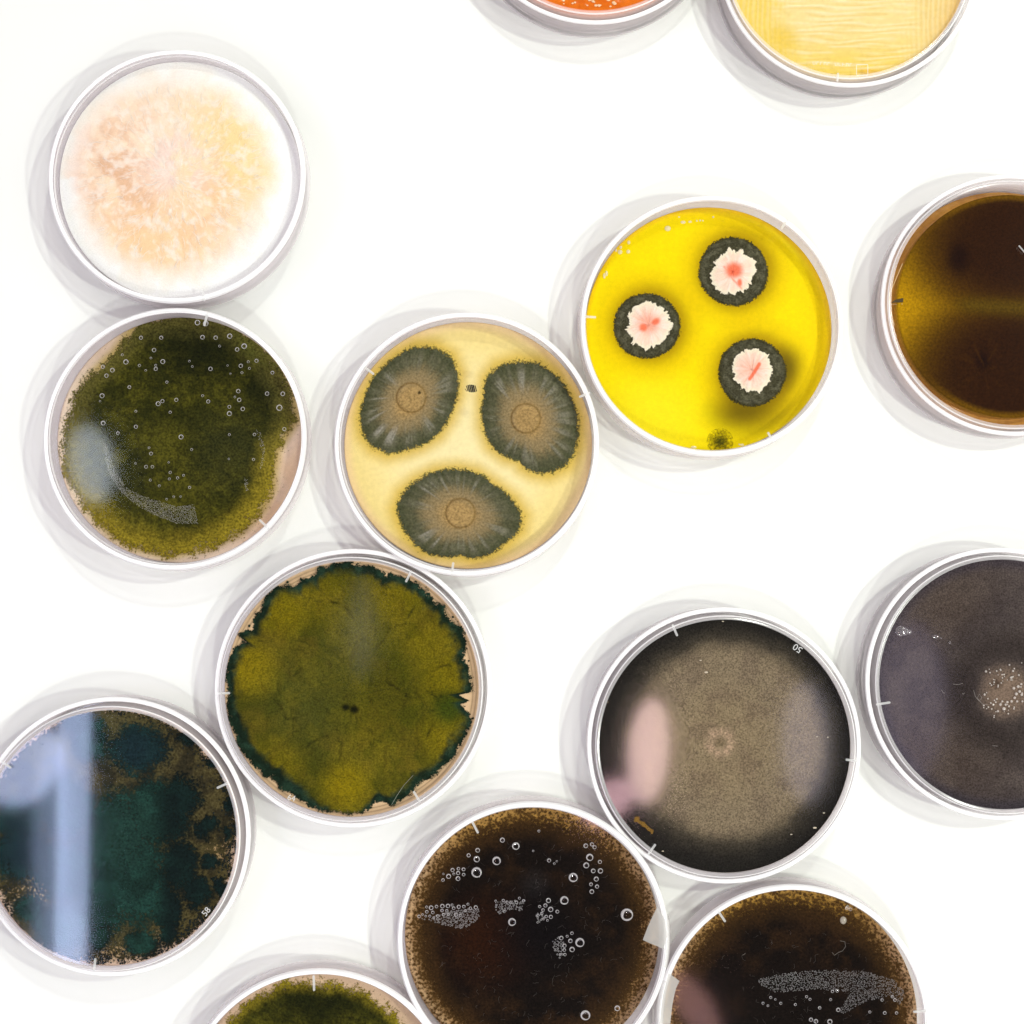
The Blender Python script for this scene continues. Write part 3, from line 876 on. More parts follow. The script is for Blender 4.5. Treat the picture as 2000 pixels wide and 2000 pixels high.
# ---- 7 streaked yellow plate ------------------------------------------------
def dish_streak():
    d = Dish('petri dish of pale yellow agar with combed streak lines cut by the top edge', top=(1657, -84), r=43.4, inv=True, agar=(1645, -75))
    def lines(X, Y):
        w = 3*np.sin(X/70)+2.5*np.sin(X/23+Y/9)+5*fbm(X/60, Y/5, 2, 131)
        h = .5+.5*np.sin((Y+w)*2*math.pi/11.0)
        v1 = .5+.5*np.sin((X+2*np.sin(Y/30)+5*fbm(X/6, Y/50, 2, 4))*2*math.pi/9.5)
        wb = 40*(fbm(X/14, Y/8, 2, 135)-.5); left = ss(1555, 1490, X-.15*Y+wb); right = ss(1760, 1822, X+.12*Y+wb)
        amp = fbm(X/50, Y/7, 2, 133)
        mid = (1-left)*(1-right)
        return h*mid*ss(.3, .6, amp)+v1*left*.45+v1*right*.8, left, right, mid, amp
    def col(X, Y, r):
        g, left, right, mid, amp = lines(X, Y)
        c = lerp(C(248, 218, 122), C(246, 212, 92), left*.8)
        c = lerp(c, C(240, 205, 130), right*.7)
        c = lerp(c, C(249, 216, 90), ss(80, 150, Y)*mid*.7)
        c = lerp(c, C(252, 228, 160), mid*ss(120, 40, Y)*.8)
        c = lerp(c, C(255, 240, 190), g*.6)
        c = lerp(c, C(236, 196, 100), (1-g)*mid*.35*ss(.45, .65, amp))
        c = lerp(c, C(232, 184, 104), ss(1790, 1880, X)*ss(.80, 1, r)*.6)
        c = lerp(c, C(240, 200, 52), blob(X, Y, 1530, 75, 22, .7, 1.3, 35)*.6)
        c = lerp(c, C(236, 184, 60), blob(X, Y, 1695, 140, 5, .5, 4)*.7)
        return c
    def hgt(X, Y, r):
        g, *_ = lines(X, Y)
        return .05*g
    ag = d.disc('agar', col, M_AGAR, d.root, nr=150, na=460, height=hgt, depth=5, side=(252, 240, 212))
    # faint moulded lettering and square, too small to read
    rg = np.random.default_rng(3); v = []; f = []
    def bar(px, py, w, h):
        b = len(v)
        for zz in (15.0, 15.07):
            for sx, sy in ((-1, -1), (1, -1), (1, 1), (-1, 1)): v.append(d.local(px+sx*w/2, py+sy*h/2, zz))
        f.extend([(b+4, b+5, b+6, b+7), (b, b+1, b+5, b+4), (b+1, b+2, b+6, b+5), (b+2, b+3, b+7, b+6), (b+3, b, b+4, b+7)])
    for i in range(11):
        x = 1588+i*7.2; y = 123+.05*(x-1588)
        if i == 5: continue
        bar(x, y, 1.0, 6); bar(x+2.2, y+rg.choice([-2.5, 0, 2.5]), 3.2, .9)
        if i % 3 == 0: bar(x+4, y, 1.0, 6)
    for a in ((1684, 126, 22, 1.4), (1684, 147, 22, 1.4), (1673, 136.5, 1.4, 20), (1695, 136.5, 1.4, 20)): bar(*a)
    mesh_obj('moulded_lettering', v, f, M_RIB, d.root, False)
    d.ribs([(1636, 151)], 2.6)
dish_streak()

# ---- 8 cracked green mat ----------------------------------------------------
CRACK_P = [(200,610),(300,580),(310,510),(370,440),(380,370),(440,310),(580,310),(600,270),(690,260),(710,200),(800,175),(910,160),(1000,190),
 (1060,185),(1130,240),(1200,240),(1290,270),(1390,340),(1430,410),(1500,440),(1520,510),(1600,560),(1640,680),(1620,760),(1670,850),(1675,970),
 (1585,990),(1605,1040),(1668,1030),(1670,1130),(1620,1260),(1560,1370),(1450,1480),(1340,1540),(1300,1600),(1180,1670),(1100,1640),(980,1720),
 (850,1715),(700,1690),(560,1610),(480,1560),(430,1490),(390,1500),(320,1420),(230,1330),(190,1200),(140,1070),(165,960),(140,880),(140,800),
 (200,690),(265,660)]
def dish_crack():
    d = Dish('petri dish with a ragged yellow green mould mat, its dark green edge torn', top=(686, 1345), r=44.7, inv=True, agar=(684, 1346))
    P = zoomed(CRACK_P, 400, 1050, 3.22)
    Z = lambda x, y: (x/3.22+400, y/3.22+1050)
    def agar_c(X, Y, r):
        c = lerp(C(226, 192, 150), C(205, 176, 138), ss(.9, .98, r)*.7)
        for q in (.945, .975): c = lerp(c, C(120, 98, 66), np.exp(-((r-q)/.006)**2)*.6)
        return c
    ag = d.disc('agar', agar_c, M_AGAR, d.root, nr=110, na=260, z=11.6)
    d.zag = 11.6
    lobes = [Z(490, 490), Z(750, 560), Z(1150, 420), Z(1380, 640), Z(290, 820), Z(640, 820), Z(1150, 800), Z(1490, 900), Z(1180, 1130), Z(330, 1150),
             Z(760, 1080), Z(1450, 1270), Z(620, 1420), Z(930, 1420), Z(1180, 1420), Z(900, 1600), Z(960, 330)]
    def cells(X, Y):
        wx = X+22*(fbm(X/28, Y/28, 3, 141)-.5); wy = Y+22*(fbm(X/28, Y/28, 3, 142)-.5)
        D = np.stack([np.hypot(wx-a, wy-b) for a, b in lobes])
        tone = np.random.default_rng(6).uniform(-1, 1, len(lobes))[D.argmin(0)]
        D.sort(0)
        return tone, D[1]-D[0]
    cracks = [[Z(1130, 900), Z(1200, 940), Z(1270, 985), Z(1260, 1000)], [Z(1390, 960), Z(1450, 1000), Z(1470, 1040), Z(1440, 1080)],
              [Z(1400, 830), Z(1500, 810), Z(1590, 790)], [Z(1470, 1000), Z(1540, 990)], [Z(1280, 500), Z(1320, 440)], [Z(1100, 660), Z(1160, 570), Z(1260, 540)],
              [Z(700, 400), Z(800, 400), Z(880, 440), Z(930, 500)], [Z(640, 1310), Z(720, 1255), Z(820, 1250), Z(860, 1290), Z(845, 1400)],
              [Z(440, 1020), Z(490, 1080), Z(520, 1140), Z(580, 1130)], [Z(1400, 1250), Z(1430, 1170)], [Z(560, 870), Z(600, 820)]]
    def crk(X, Y):
        wx = X+7*(fbm(X/7, Y/7, 3, 151)-.5); wy = Y+7*(fbm(X/7, Y/7, 3, 152)-.5)
        return np.min(np.stack([seg(wx, wy, c) for c in cracks]), 0)
    def col(X, Y, r):
        d0, gap = cells(X, Y)
        n = fbm(X/30, Y/30, 4, 145); m = fbm(X/7, Y/7, 3, 146)
        c = lerp(C(70, 70, 12), C(96, 88, 20), ss(.36, .66, n))
        c = lerp(c, C(96, 80, 22), ss(.5, .7, fbm(X/50, Y/50, 3, 155))*.5)
        c = lerp(c, C(124, 112, 26), (d0*ss(0, 14, gap)).clip(0, 1)*.30); c = lerp(c, C(58, 60, 12), (-d0*ss(0, 14, gap)).clip(0, 1)*.30)
        for x, y, r_, a in [(*Z(490, 480), 40, .6), (*Z(300, 830), 44, .8), (*Z(1490, 900), 38, .8), (*Z(890, 1560), 40, .9), (*Z(1500, 1240), 42, .55),
                            (*Z(1420, 690), 44, .5), (*Z(730, 370), 55, .3), (*Z(480, 1400), 42, .4), (*Z(1200, 360), 60, .4), (*Z(960, 1150), 50, .3)]:
            c = lerp(c, C(138, 120, 10), blob(X, Y, x, y, r_, .7)*a)
        c = lerp(c, C(90, 88, 40), blob(X, Y, *Z(960, 640), 62, .9, .8)*.8)
        c = lerp(c, C(76, 78, 30), blob(X, Y, *Z(700, 1040), 85, .9)*.7)
        c = lerp(c, C(66, 68, 8), blob(X, Y, *Z(1200, 960), 75, .9, 1.6)*.6)
        c = lerp(c, C(50, 52, 10), (1-ss(0, 6, gap))*.42*ss(.42, .6, fbm(X/32, Y/32, 3, 157)))  # shade in the valleys between lobes, painted into the colour
        c = lerp(c, C(130, 118, 30), np.exp(-((gap-9)/5)**2)*.12)  # lighter lobe shoulders painted beside the valley shade
        cd = crk(X, Y)
        c = lerp(c, C(24, 28, 6), (1-ss(.2, 3.0, cd))*.7*ss(.36, .6, fbm(X/12, Y/12, 3, 158)))
        rg_ = fbm(X/34, Y/34, 4, 159); rh_ = fbm(X/20, Y/20, 4, 160)
        c = lerp(c, C(48, 50, 10), np.exp(-((rg_-.5)/.011)**2)*.55*ss(.4, .6, n)+np.exp(-((rh_-.52)/.010)**2)*.30)  # creases drawn by dark colour alone, their shade painted in
        c = lerp(c, C(128, 114, 22), ss(.50, .66, rg_)*.12)
        c = lerp(c, C(70, 62, 18), ss(.46, .36, rg_)*.12)
        c = lerp(c, C(44, 64, 12), blob(X, Y, *Z(1540, 1070), 30, .7)*.8)
        c = lerp(c, C(12, 16, 4), np.maximum(blob(X, Y, *Z(890, 1065), 6.5, .6, 1.3), blob(X, Y, *Z(940, 1080), 7.5, .6, 1.2))*.95)
        c = lerp(c, C(70, 70, 10), ss(.5, .72, m)*.25)
        teal = lerp(C(20, 36, 24), C(34, 56, 42), ss(.4, .7, fbm(X/14, Y/14, 3, 147)))
        dark = ss(.885, .965, r+.10*(n-.5)+.05*(m-.5)+.05*ss(650, 560, X)*ss(1350, 1500, Y)-.13*blob(X, Y, *Z(890, 1600), 42, .6)-.03*ss(880, 940, X))
        c = lerp(c, teal, dark)
        low = ss(1470, 1560, Y)*ss(760, 860, X)
        return lerp(c, C(18, 28, 12), low*ss(.82, .92, r)*.8)
    def hgt(X, Y, r):
        d0, gap = cells(X, Y)
        return 1.0*ss(1.04, .86, r)*(.4+.6*fbm(X/26, Y/26, 4, 148))+.75*ss(0, 26, gap)*ss(.35, .6, fbm(X/32, Y/32, 3, 157))-.5*(1-ss(.5, 4, crk(X, Y)))+.35*fbm(X/6, Y/6, 2, 149)*ss(1.03, .9, r)-.6*blob(X, Y, *Z(915, 1075), 11, .6)
    def cov(X, Y, r): return 1.35-ss(.97, 1.05, r+.07*(fbm(X/7, Y/7, 3, 6)-.5))*1.8
    d.patch('mould', P, col, M_MAT, ag, .1, 1.07, 100, 420, hgt, cov, centre=(684, 1348))
    # loose dark crumbs beside the torn edge
    rg = np.random.default_rng(8); v = []; f = []
    me = BEAD.copy(); me.materials.clear(); me.materials.append(simple('dark_green_crumb', (.012, .03, .018), .9, .1))
    for x, y, r in [(520, 280, 8), (280, 555, 8), (180, 700, 6), (160, 750, 6), (1660, 775, 6), (1560, 500, 7), (1430, 385, 6), (240, 655, 7), (470, 1530, 6), (340, 1450, 6), (1650, 820, 5)]:
        px, py = Z(x, y)
        share('crumb', me, ag, d.local(px, py, 12.0), (r/3.22/5.62*MM, r/3.22/5.62*MM, .3*MM))
    hair = simple('pale_thread', (.35, .36, .28), .6)
    tube('thread', [d.local(*Z(x, y), 13.4) for x, y in ((1310, 1495), (1250, 1560), (1210, 1620), (1175, 1680))], .07*MM, hair, ag)
    d.ribs([(798, 1126), (437, 1354), (814, 1556)], 3.7)
    d.number('64', 569, 1559, -14, 2.0)
dish_crack()

# ---- 9 blue-black mould at the left edge ------------------------------------
def dish_blue():
    d = Dish('petri dish of blue black mould with a pale blue reflection at the left edge', top=(213, 1637), r=44.3, inv=True, agar=(212, 1638))
    Z = lambda x, y: (x/3.22, y/3.22+1330)
    def agar_c(X, Y, r):
        return lerp(C(206, 172, 124), C(226, 196, 170), ss(.9, .98, r))
    ag = d.disc('agar', agar_c, M_AGAR, d.root, nr=50, na=260, z=11.8)
    d.zag = 11.8
    def veil_c(X, Y, r):
        n = fbm(X/26, Y/26, 4, 161)
        c = lerp(C(76, 68, 40), C(46, 42, 28), ss(.4, .65, n))
        c = lerp(c, C(84, 80, 50), blob(X, Y, *Z(700, 270), 50, .9, 1.8)*.5)
        return c
    def veil_cov(X, Y, r):
        n = fbm(X/30, Y/30, 4, 163)
        gap = np.maximum.reduce([blob(X, Y, *Z(190, 1320), 34, .7, 1.7, -22), blob(X, Y, *Z(1010, 1640), 30, .7, .7), blob(X, Y, *Z(1400, 1080), 30, .8, 1.3),
                                 blob(X, Y, *Z(740, 1750), 36, .7, 1.6), blob(X, Y, *Z(20, 920), 16, .7, 1.5), blob(X, Y, *Z(1300, 450), 18, .8)])
        return 1.3-.7*gap-ss(.93, 1.02, r+.10*(n-.5))*.95+.25*(n-.5)
    d.disc('brown_mould', veil_c, M_SPECK, ag, z=12.0, R=d.R-.25, nr=90, na=340, depth=0, cover=veil_cov, height=lambda X, Y, r: .5*fbm(X/18, Y/18, 3, 4))
    spots = [(870, 430, 165, 1.25), (1140, 730, 140, .9), (1290, 920, 80, 1.1), (1240, 1330, 105, .8), (130, 860, 150, 1.2), (150, 1080, 190, 1.0), (190, 1430, 95, 1.1),
             (720, 1000, 330, .75), (850, 1250, 310, .8), (640, 1350, 280, .7), (980, 830, 240, .9), (560, 360, 150, .8), (480, 250, 90, 1.4), (1440, 760, 55, .8),
             (420, 800, 200, 1), (400, 1200, 200, 1), (380, 1550, 160, 1.2), (880, 1640, 90, 1.3), (1060, 1580, 70, 1), (1330, 1130, 60, 1.1), (1390, 1290, 50, 1),
             (620, 1620, 80, 1), (1200, 360, 60, 1.6), (1330, 500, 40, 1), (1130, 1150, 180, .7), (1050, 1420, 150, .8), (1420, 960, 40, .8)]
    def tq(X, Y):
        wx = X+26*(fbm(X/22, Y/22, 4, 171)-.5); wy = Y+26*(fbm(X/22, Y/22, 4, 172)-.5)
        return np.max(np.stack([blob(wx, wy, *Z(x, y), r_/3.22, .65, ax) for x, y, r_, ax in spots]), 0)
    def col(X, Y, r):
        n = fbm(X/24, Y/24, 4, 173)
        c = lerp(C(22, 44, 38), C(30, 60, 52), ss(.4, .7, n))
        c = lerp(c, C(34, 62, 54), blob(X, Y, *Z(760, 950), 60, .9)*.6)
        c = lerp(c, C(12, 20, 22), ss(290, 340, X)*.75)
        c = lerp(c, C(22, 38, 46), np.maximum(blob(X, Y, *Z(870, 430), 50, .8), blob(X, Y, *Z(150, 1050), 62, .8))*.8)
        return c
    def cov(X, Y, r):
        e = ss(.88, .99, r)
        return -.5+1.75*tq(X, Y)+.6*(fbm(X/12, Y/12, 3, 9)-.5)-.25*e
    d.disc('dark_mould', col, M_BLOT, ag, z=12.2, R=d.R-.25, nr=100, na=380, depth=0, cover=cov,
           height=lambda X, Y, r: .2+.6*tq(X, Y)*fbm(X/14, Y/14, 3, 4))
    # single black spore tufts scattered round the rim
    rg = np.random.default_rng(12); v = []; f = []
    n = 0
    while n < 1500:
        a = rg.uniform(0, 2*math.pi); rr = 1-abs(rg.normal(0, .055))
        den = .25+.75*max(0, math.cos(a+.35))+.5*max(0, math.cos(a+1.6))
        if rg.random() > den: continue
        clump = float(fbm(np.array([math.cos(a)*9+rr*12]), np.array([math.sin(a)*9+4]), 2, 77)[0])
        if clump < .46 and rg.random() < .75: continue
        n += 1
        R = (d.R-.5)*rr; x, y = R*math.cos(a), R*math.sin(a)
        s_ = rg.uniform(.12, .42)*rg.uniform(.7, 1.1); b = len(v); m = 6
        ph = rg.random()*6
        for k in range(m):
            q = ph+2*math.pi*k/m; w = s_*rg.uniform(.65, 1.25)
            v.append(((x+w*math.cos(q))*MM, (y+w*math.sin(q))*MM, 12.5*MM))
        v.append((x*MM, y*MM, (12.6+s_*.7)*MM))
        for k in range(m): f.append((b+k, b+(k+1) % m, b+m))
    o = mesh_obj('spore_tufts', v, f, simple('black_spores', (.012, .018, .017), .9, .1), ag, False)
    o['kind'] = 'stuff'
    d.ribs([(435, 1534), (185, 1884), (12, 1493)], 3.7)
    d.number('58', 403, 1781, 52, 2.1)
dish_blue()

# ---- 10 grey-brown dish numbered 50 -----------------------------------------
def dish_fifty():
    d = Dish('petri dish of black and taupe mould with a pale pink reflection, numbered 50', top=(1417, 1457), r=44.1, inv=True, agar=(1417, 1457))
    cx, cy = 1406, 1450
    def col(X, Y, r):
        R = np.hypot(X-cx, Y-cy); th = np.arctan2(Y-cy, X-cx); n = fbm(X/34, Y/34, 4, 181); fn = fbm(X/4, Y/4, 2, 182)
        edge = ss(.60, 1.0, np.hypot((X-1420)/1.0, Y-1452)/250+.07*(n-.5)+.05*np.cos(th-2.6)+.045*np.cos(th+.2))
        c = lerp(C(134, 118, 92), C(122, 106, 84), ss(.35, .7, n))
        c = lerp(c, C(110, 100, 88), ss(60, 150, R)*.3)
        c = lerp(c, C(66, 60, 50), ss(0, .6, edge))
        c = lerp(c, C(33, 31, 28), ss(.35, 1, edge))
        st = fbm(th*6, R/20, 3, 183)
        c = lerp(c, C(172, 146, 120), np.exp(-((R-20-6*(st-.5))/9)**2)*(.45+.5*ss(.35, .65, st)))
        c = lerp(c, C(116, 100, 76), (1-ss(3, 14, R))*.7)
        return c
    ag = d.disc('agar', lambda X, Y, r: np.repeat(C(120, 104, 84)[None], len(X), 0), M_AGAR, d.root, nr=6, na=160, z=12.0, side=(196, 184, 174))
    d.zag = 12.0
    d.disc('mould', col, M_DARK, ag, z=12.2, R=d.R-.1, nr=100, na=360, depth=0,
           height=lambda X, Y, r: .5*fbm(X/14, Y/14, 3, 4)+.5*(1-ss(0, .2, r))-.3*ss(.8, 1, r))
    specks = simple('pale_speck', (.6, .52, .4), .6)
    me = BEAD.copy(); me.materials.clear(); me.materials.append(specks)
    for x, y, r in [(803, 525, 5), (768, 450, 3), (1486, 1503, 5), (1543, 1410, 3), (908, 205, 3), (530, 1650, 3), (1568, 933, 2.5), (1500, 930, 2.5), (1338, 1545, 3)]:
        share('speck', me, ag, d.local(x/3.22+1130, y/3.22+1150, 13.0), (r*.13*MM, r*.06*MM, .06*MM))
    d.ribs([(1318, 1231), (1664, 1485), (1273, 1659)], 3.7)
    d.number('50', 1558, 1266, 145, 2.3)
    ochre = simple('ochre_ink', (.26, .13, .008), .6)
    # stamped ochre code, letters too small to read: rings and bars along a slanting line
    v = []; f = []
    def ring(px, py, r0, r1):
        b = len(v); n = 9
        for k in range(n):
            a = 2*math.pi*k/n
            for r in (r0, r1): v.append(d.local(px+r*math.cos(a), py+r*math.sin(a), 15.06))
        for k in range(n):
            l = (k+1) % n; f.append((b+2*k, b+2*k+1, b+2*l+1, b+2*l))
    for k, (x, y, r) in enumerate([(685, 615, 48), (745, 610, 48), (660, 690, 45), (735, 690, 48), (790, 735, 44), (850, 765, 50), (920, 770, 46), (900, 840, 40), (975, 850, 52),
                                   (1040, 910, 48), (1080, 960, 50), (1130, 985, 46), (1185, 1010, 44), (1180, 1070, 36)]):
        ring(x/16.1+1200, y/16.1+1560, r/16.1*.45, r/16.1*1.0)
    mesh_obj('stamped_code', v, f, ochre, d.root, False)
dish_fifty()

# ---- 11 dark purple-brown dish at the right edge ----------------------------
def dish_purple():
    d = Dish('petri dish of dark purple brown felt with shiny beads at its middle', top=(1961, 1336), r=43.7, inv=True, agar=(1960, 1336))
    cx, cy = 1965, 1352
    def col(X, Y, r):
        n = fbm(X/46, Y/46, 4, 191); R = np.hypot(X-cx, Y-cy)
        c = lerp(C(80, 71, 68), C(66, 58, 57), ss(.35, .7, n))
        c = lerp(c, C(74, 58, 40), (blob(X, Y, 1850, 1185, 50, .9, 1.8, -35)+blob(X, Y, 1850, 1480, 70, .9, 1.6)).clip(0, 1)*.3)
        c = lerp(c, C(44, 37, 35), np.exp(-((R-88)/40)**2)*.75)
        c = lerp(c, C(38, 34, 32), ss(.90, .99, r)*ss(1500, 1560, Y)*.9)
        c = lerp(c, C(64, 58, 66), ss(.88, .98, r)*.6)
        c = lerp(c, C(128, 108, 92), (1-ss(20, 66, R+14*(n-.5)))*.8)
        c = lerp(c, C(66, 50, 40), (1-ss(3, 16, np.hypot(X-1945, Y-1335)))*.7)
        return c
    ag = d.disc('agar', lambda X, Y, r: np.repeat(C(90, 78, 70)[None], len(X), 0), M_AGAR, d.root, nr=6, na=160, z=12.0, side=(196, 186, 180))
    d.zag = 12.0
    d.disc('mould', col, M_DARK, ag, z=12.2, R=d.R-.1, nr=90, na=340, depth=0,
           height=lambda X, Y, r: .6*fbm(X/14, Y/14, 3, 4)+.5*(1-ss(0, .25, r)))
    wet = plastic('exudate', (.8, .74, .68), .8, (1.0, .95, .90), f0=.14, f1=.9, rough=.06)
    me = BEAD.copy(); me.materials.clear(); me.materials.append(wet)
    rg = np.random.default_rng(21)
    pts = [(1086, 1000, 11), (1045, 945, 9), (1060, 1010, 10), (1075, 1045, 11), (1095, 1030, 10), (1000, 1135, 12), (978, 1110, 9), (963, 1150, 8), (935, 1110, 8), (1020, 1095, 9),
           (1046, 1090, 9), (1065, 1068, 9), (1080, 1090, 8), (890, 908, 8), (915, 915, 6), (955, 905, 6), (980, 900, 6), (1055, 905, 8), (1033, 868, 6), (1090, 930, 7), (1108, 1050, 9),
           (882, 1050, 7), (920, 1100, 6), (905, 1125, 6), (1010, 1110, 8), (990, 1090, 7), (1030, 1120, 7), (950, 1095, 6), (1105, 985, 8), (1112, 1090, 7), (1060, 1135, 6)]
    for x, y, r in pts:
        share('exudate_bead', me, ag, d.local(x/3.116+1640, y/3.116+1020, 13.15), (r*.85/3.116/5.6*MM, r*.85/3.116/5.6*MM, r*.6/3.116/5.6*MM))
    for i in range(60):
        a = rg.uniform(0, 6.28); R = rg.uniform(24, 62)
        r = rg.uniform(2.5, 5.5)
        share('exudate_bead', me, ag, d.local(1972+R*math.cos(a), 1352+R*math.sin(a), 13.15), (r/3.116/5.6*MM, r/3.116/5.6*MM, r*.6/3.116/5.6*MM))
    dr = plastic('drip', (.86, .84, .84), .22, (.8, .75, .75), f0=.12, f1=.8)
    me2 = BEAD.copy(); me2.materials.clear(); me2.materials.append(dr)
    for x, y, rx, ry in [(372, 662, 32, 32), (400, 665, 22, 24), (425, 668, 14, 16), (585, 697, 24, 12), (670, 733, 9, 10), (615, 705, 8, 6), (794, 630, 4, 4), (713, 338, 4, 4)]:
        share('droplet', me2, ag, d.local(x/3.116+1640, y/3.116+1020, 13.1), (rx/3.116/5.6*MM, ry/3.116/5.6*MM, .4*MM))
    th = simple('pale_fibre', (.40, .36, .34), .6)
    tube('fibre', [d.local(x/3.116+1640, y/3.116+1020, 13.4) for x, y in ((815, 1022), (825, 1060), (850, 1090), (865, 1068), (850, 1045), (838, 1070), (870, 1108), (905, 1112))], .05*MM, th, ag)
    for p in (((690, 985), (720, 988), (750, 980)), ((745, 1040), (752, 1048), (760, 1038)), ((620, 1020), (630, 1038), (640, 1040)), ((930, 1360), (960, 1362))):
        tube('fibre', [d.local(x/3.116+1640, y/3.116+1020, 13.3) for x, y in p], .045*MM, th, ag)
    d.ribs([(1725, 1374)], 4.2)
dish_purple()

# ---- 12, 13 brown-black cultures with droplets ------------------------------
BUB = [(776,357,15),(861,395,23),(740,488,26),(621,421,14),(564,453,12),(615,477,19),(614,561,32),(970,425,6),(1006,300,8),(1070,485,12),(1103,505,7),(1119,490,6),
 (1301,393,14),(1340,384,12),(1356,402,12),(1326,466,22),(1304,516,18),(1390,494,12),(1348,551,14),(1393,551,16),(1367,602,15),(1334,635,11),(1372,649,12),(1339,681,14),
 (1222,593,28),(1166,737,26),(1066,737,15),(1047,768,12),(1080,793,16),(1011,775,9),(1032,797,10),(1122,807,11),(1081,840,12),(1052,838,10),(1025,818,9),(1060,862,7),
 (1000,830,8),(1035,853,7),(998,875,6),(837,873,24),(1560,828,38),(1214,943,10),(1264,1002,28),(1215,1045,16),(1204,991,13),(1147,973,13),(1184,962,8),(1167,1021,12),
 (1166,1048,10),(1170,1077,9),(1140,1078,8),(1137,1097,5),(1299,1460,30),(1499,1415,17),(438,585,15),(463,545,12),(500,537,10),(532,541,11),(498,564,12),(471,570,8),
 (533,574,10),(497,599,14),(403,608,10),(406,570,6),(328,783,14),(300,778,8),(362,775,10),(399,772,13),(434,771,13),(301,808,10),(339,812,10),(397,800,10),(427,801,9),
 (470,785,10),(502,777,12),(253,837,10),(534,775,10),(609,780,12),(370,835,10),(406,826,10),(437,825,9),(484,826,12),(512,830,9),(865,748,10),(782,737,9),(805,747,9),
 (884,722,8),(910,738,8),(829,752,8),(735,740,7),(788,807,8),(575,785,9),(560,760,8),(460,765,8),(275,825,7),(295,835,7),(320,835,8),(345,845,7),(545,800,8)]
BUB2 = [(1072,940,12),(1102,950,13),(1187,952,15),(1238,880,12),(827,805,8),(855,817,6),(888,840,8),(780,840,8),(810,855,7),(977,848,8),(1045,800,8),(1066,816,8),
 (1125,868,9),(1192,818,8),(1203,768,9),(1232,764,10),(1505,820,9),(1583,820,10),(1430,893,8),(1521,899,10),(1593,899,9),(1567,800,9)]

def pepper(d, cx, cy, gold, seed, red=True):
    def agar_c(X, Y, r):
        c = lerp(C(164, 126, 82), C(200, 166, 126), ss(.9, .99, r))
        return lerp(c, gold, ss(cy-120, cy-225, Y)*.8)
    ag = d.disc('agar', agar_c, M_AGARM, d.root, nr=30, na=200)
    def col(X, Y, r):
        n = fbm(X/40, Y/40, 4, seed)
        c = lerp(C(18, 12, 9), C(40, 26, 14), ss(.38, .75, n)*ss(.2, .7, r))
        if red:
            c = lerp(c, C(42, 19, 6), blob(X, Y, cx-85, cy+5, 70, .9)*.9)
            c = lerp(c, C(12, 9, 11), blob(X, Y, cx+15, cy-10, 70, .9, 1, 0)*.9)
            c = lerp(c, C(34, 32, 33), blob(X, Y, cx+10, cy-105, 22, .9)*.6)
        c = lerp(c, C(66, 45, 20), ss(.68, .94, r)*.85)
        return lerp(c, C(112, 80, 38), ss(.84, .98, r)*.8)
    def cov(X, Y, r): return 1.5-ss(.66, 1.03, r+.07*(fbm(X/30, Y/30, 3, seed+3)-.5))*1.22
    d.disc('mould', col, M_SPECK, ag, z=d.zag+.2, R=d.R-.15, nr=100, na=360, depth=0, cover=cov,
           height=lambda X, Y, r: .5*fbm(X/12, Y/12, 3, 4)+.4*(1-ss(.6, 1, r)))
    # fine pale threads
    rg = np.random.default_rng(seed); v = []; f = []
    for i in range(160):
        a = rg.uniform(0, 6.28); R = 190*math.sqrt(rg.random()); px, py = cx+R*math.cos(a), cy+R*math.sin(a)
        q = rg.uniform(0, 6.28); pts = []
        for k in range(5):
            pts.append(d.local(px, py, d.zag+1.25)); q += rg.normal(0, .7); L = rg.uniform(1.5, 4)
            px += L*math.cos(q); py += L*math.sin(q)
        w = .028*MM; b = len(v)
        for p in pts: v += [(p[0]-w, p[1], p[2]), (p[0], p[1]+w, p[2]+w), (p[0]+w, p[1]-w, p[2])]
        for k in range(4):
            for s_ in range(3):
                f.append((b+3*k+s_, b+3*k+(s_+1) % 3, b+3*k+3+(s_+1) % 3, b+3*k+3+s_))
    o = mesh_obj('mycelium_threads', v, f, simple('grey_thread', (.12, .105, .095), .8), ag)
    o['kind'] = 'stuff'
    return ag

def tape(d, poly, wrap):
    """torn clear tape: a thin sheet on the lid that folds down over the skirt"""
    P = [d.local(x, y, 15.33) for x, y in poly]
    n = len(P); v = list(P)+[(p[0], p[1], p[2]-.00012) for p in P]
    f = [tuple(range(n)), tuple(range(2*n-1, n-1, -1))]+[(i, (i+1) % n, n+(i+1) % n, n+i) for i in range(n)]
    a0, a1 = wrap; b = len(v); m = 16
    for i in range(m+1):
        a = math.radians(a0+(a1-a0)*i/m)
        for r, z in ((44.2, 15.35), (45.35, 14.9), (45.75, 12.5), (45.9, 7.0)):
            v.append((r*d.k*math.cos(a)*MM, r*d.k*math.sin(a)*MM, z*MM))
    for i in range(m):
        for k in range(3): f.append((b+i*4+k, b+i*4+k+1, b+i*4+5+k, b+i*4+4+k))
    mesh_obj('tape', v, f, M_TAPE, d.root, False)

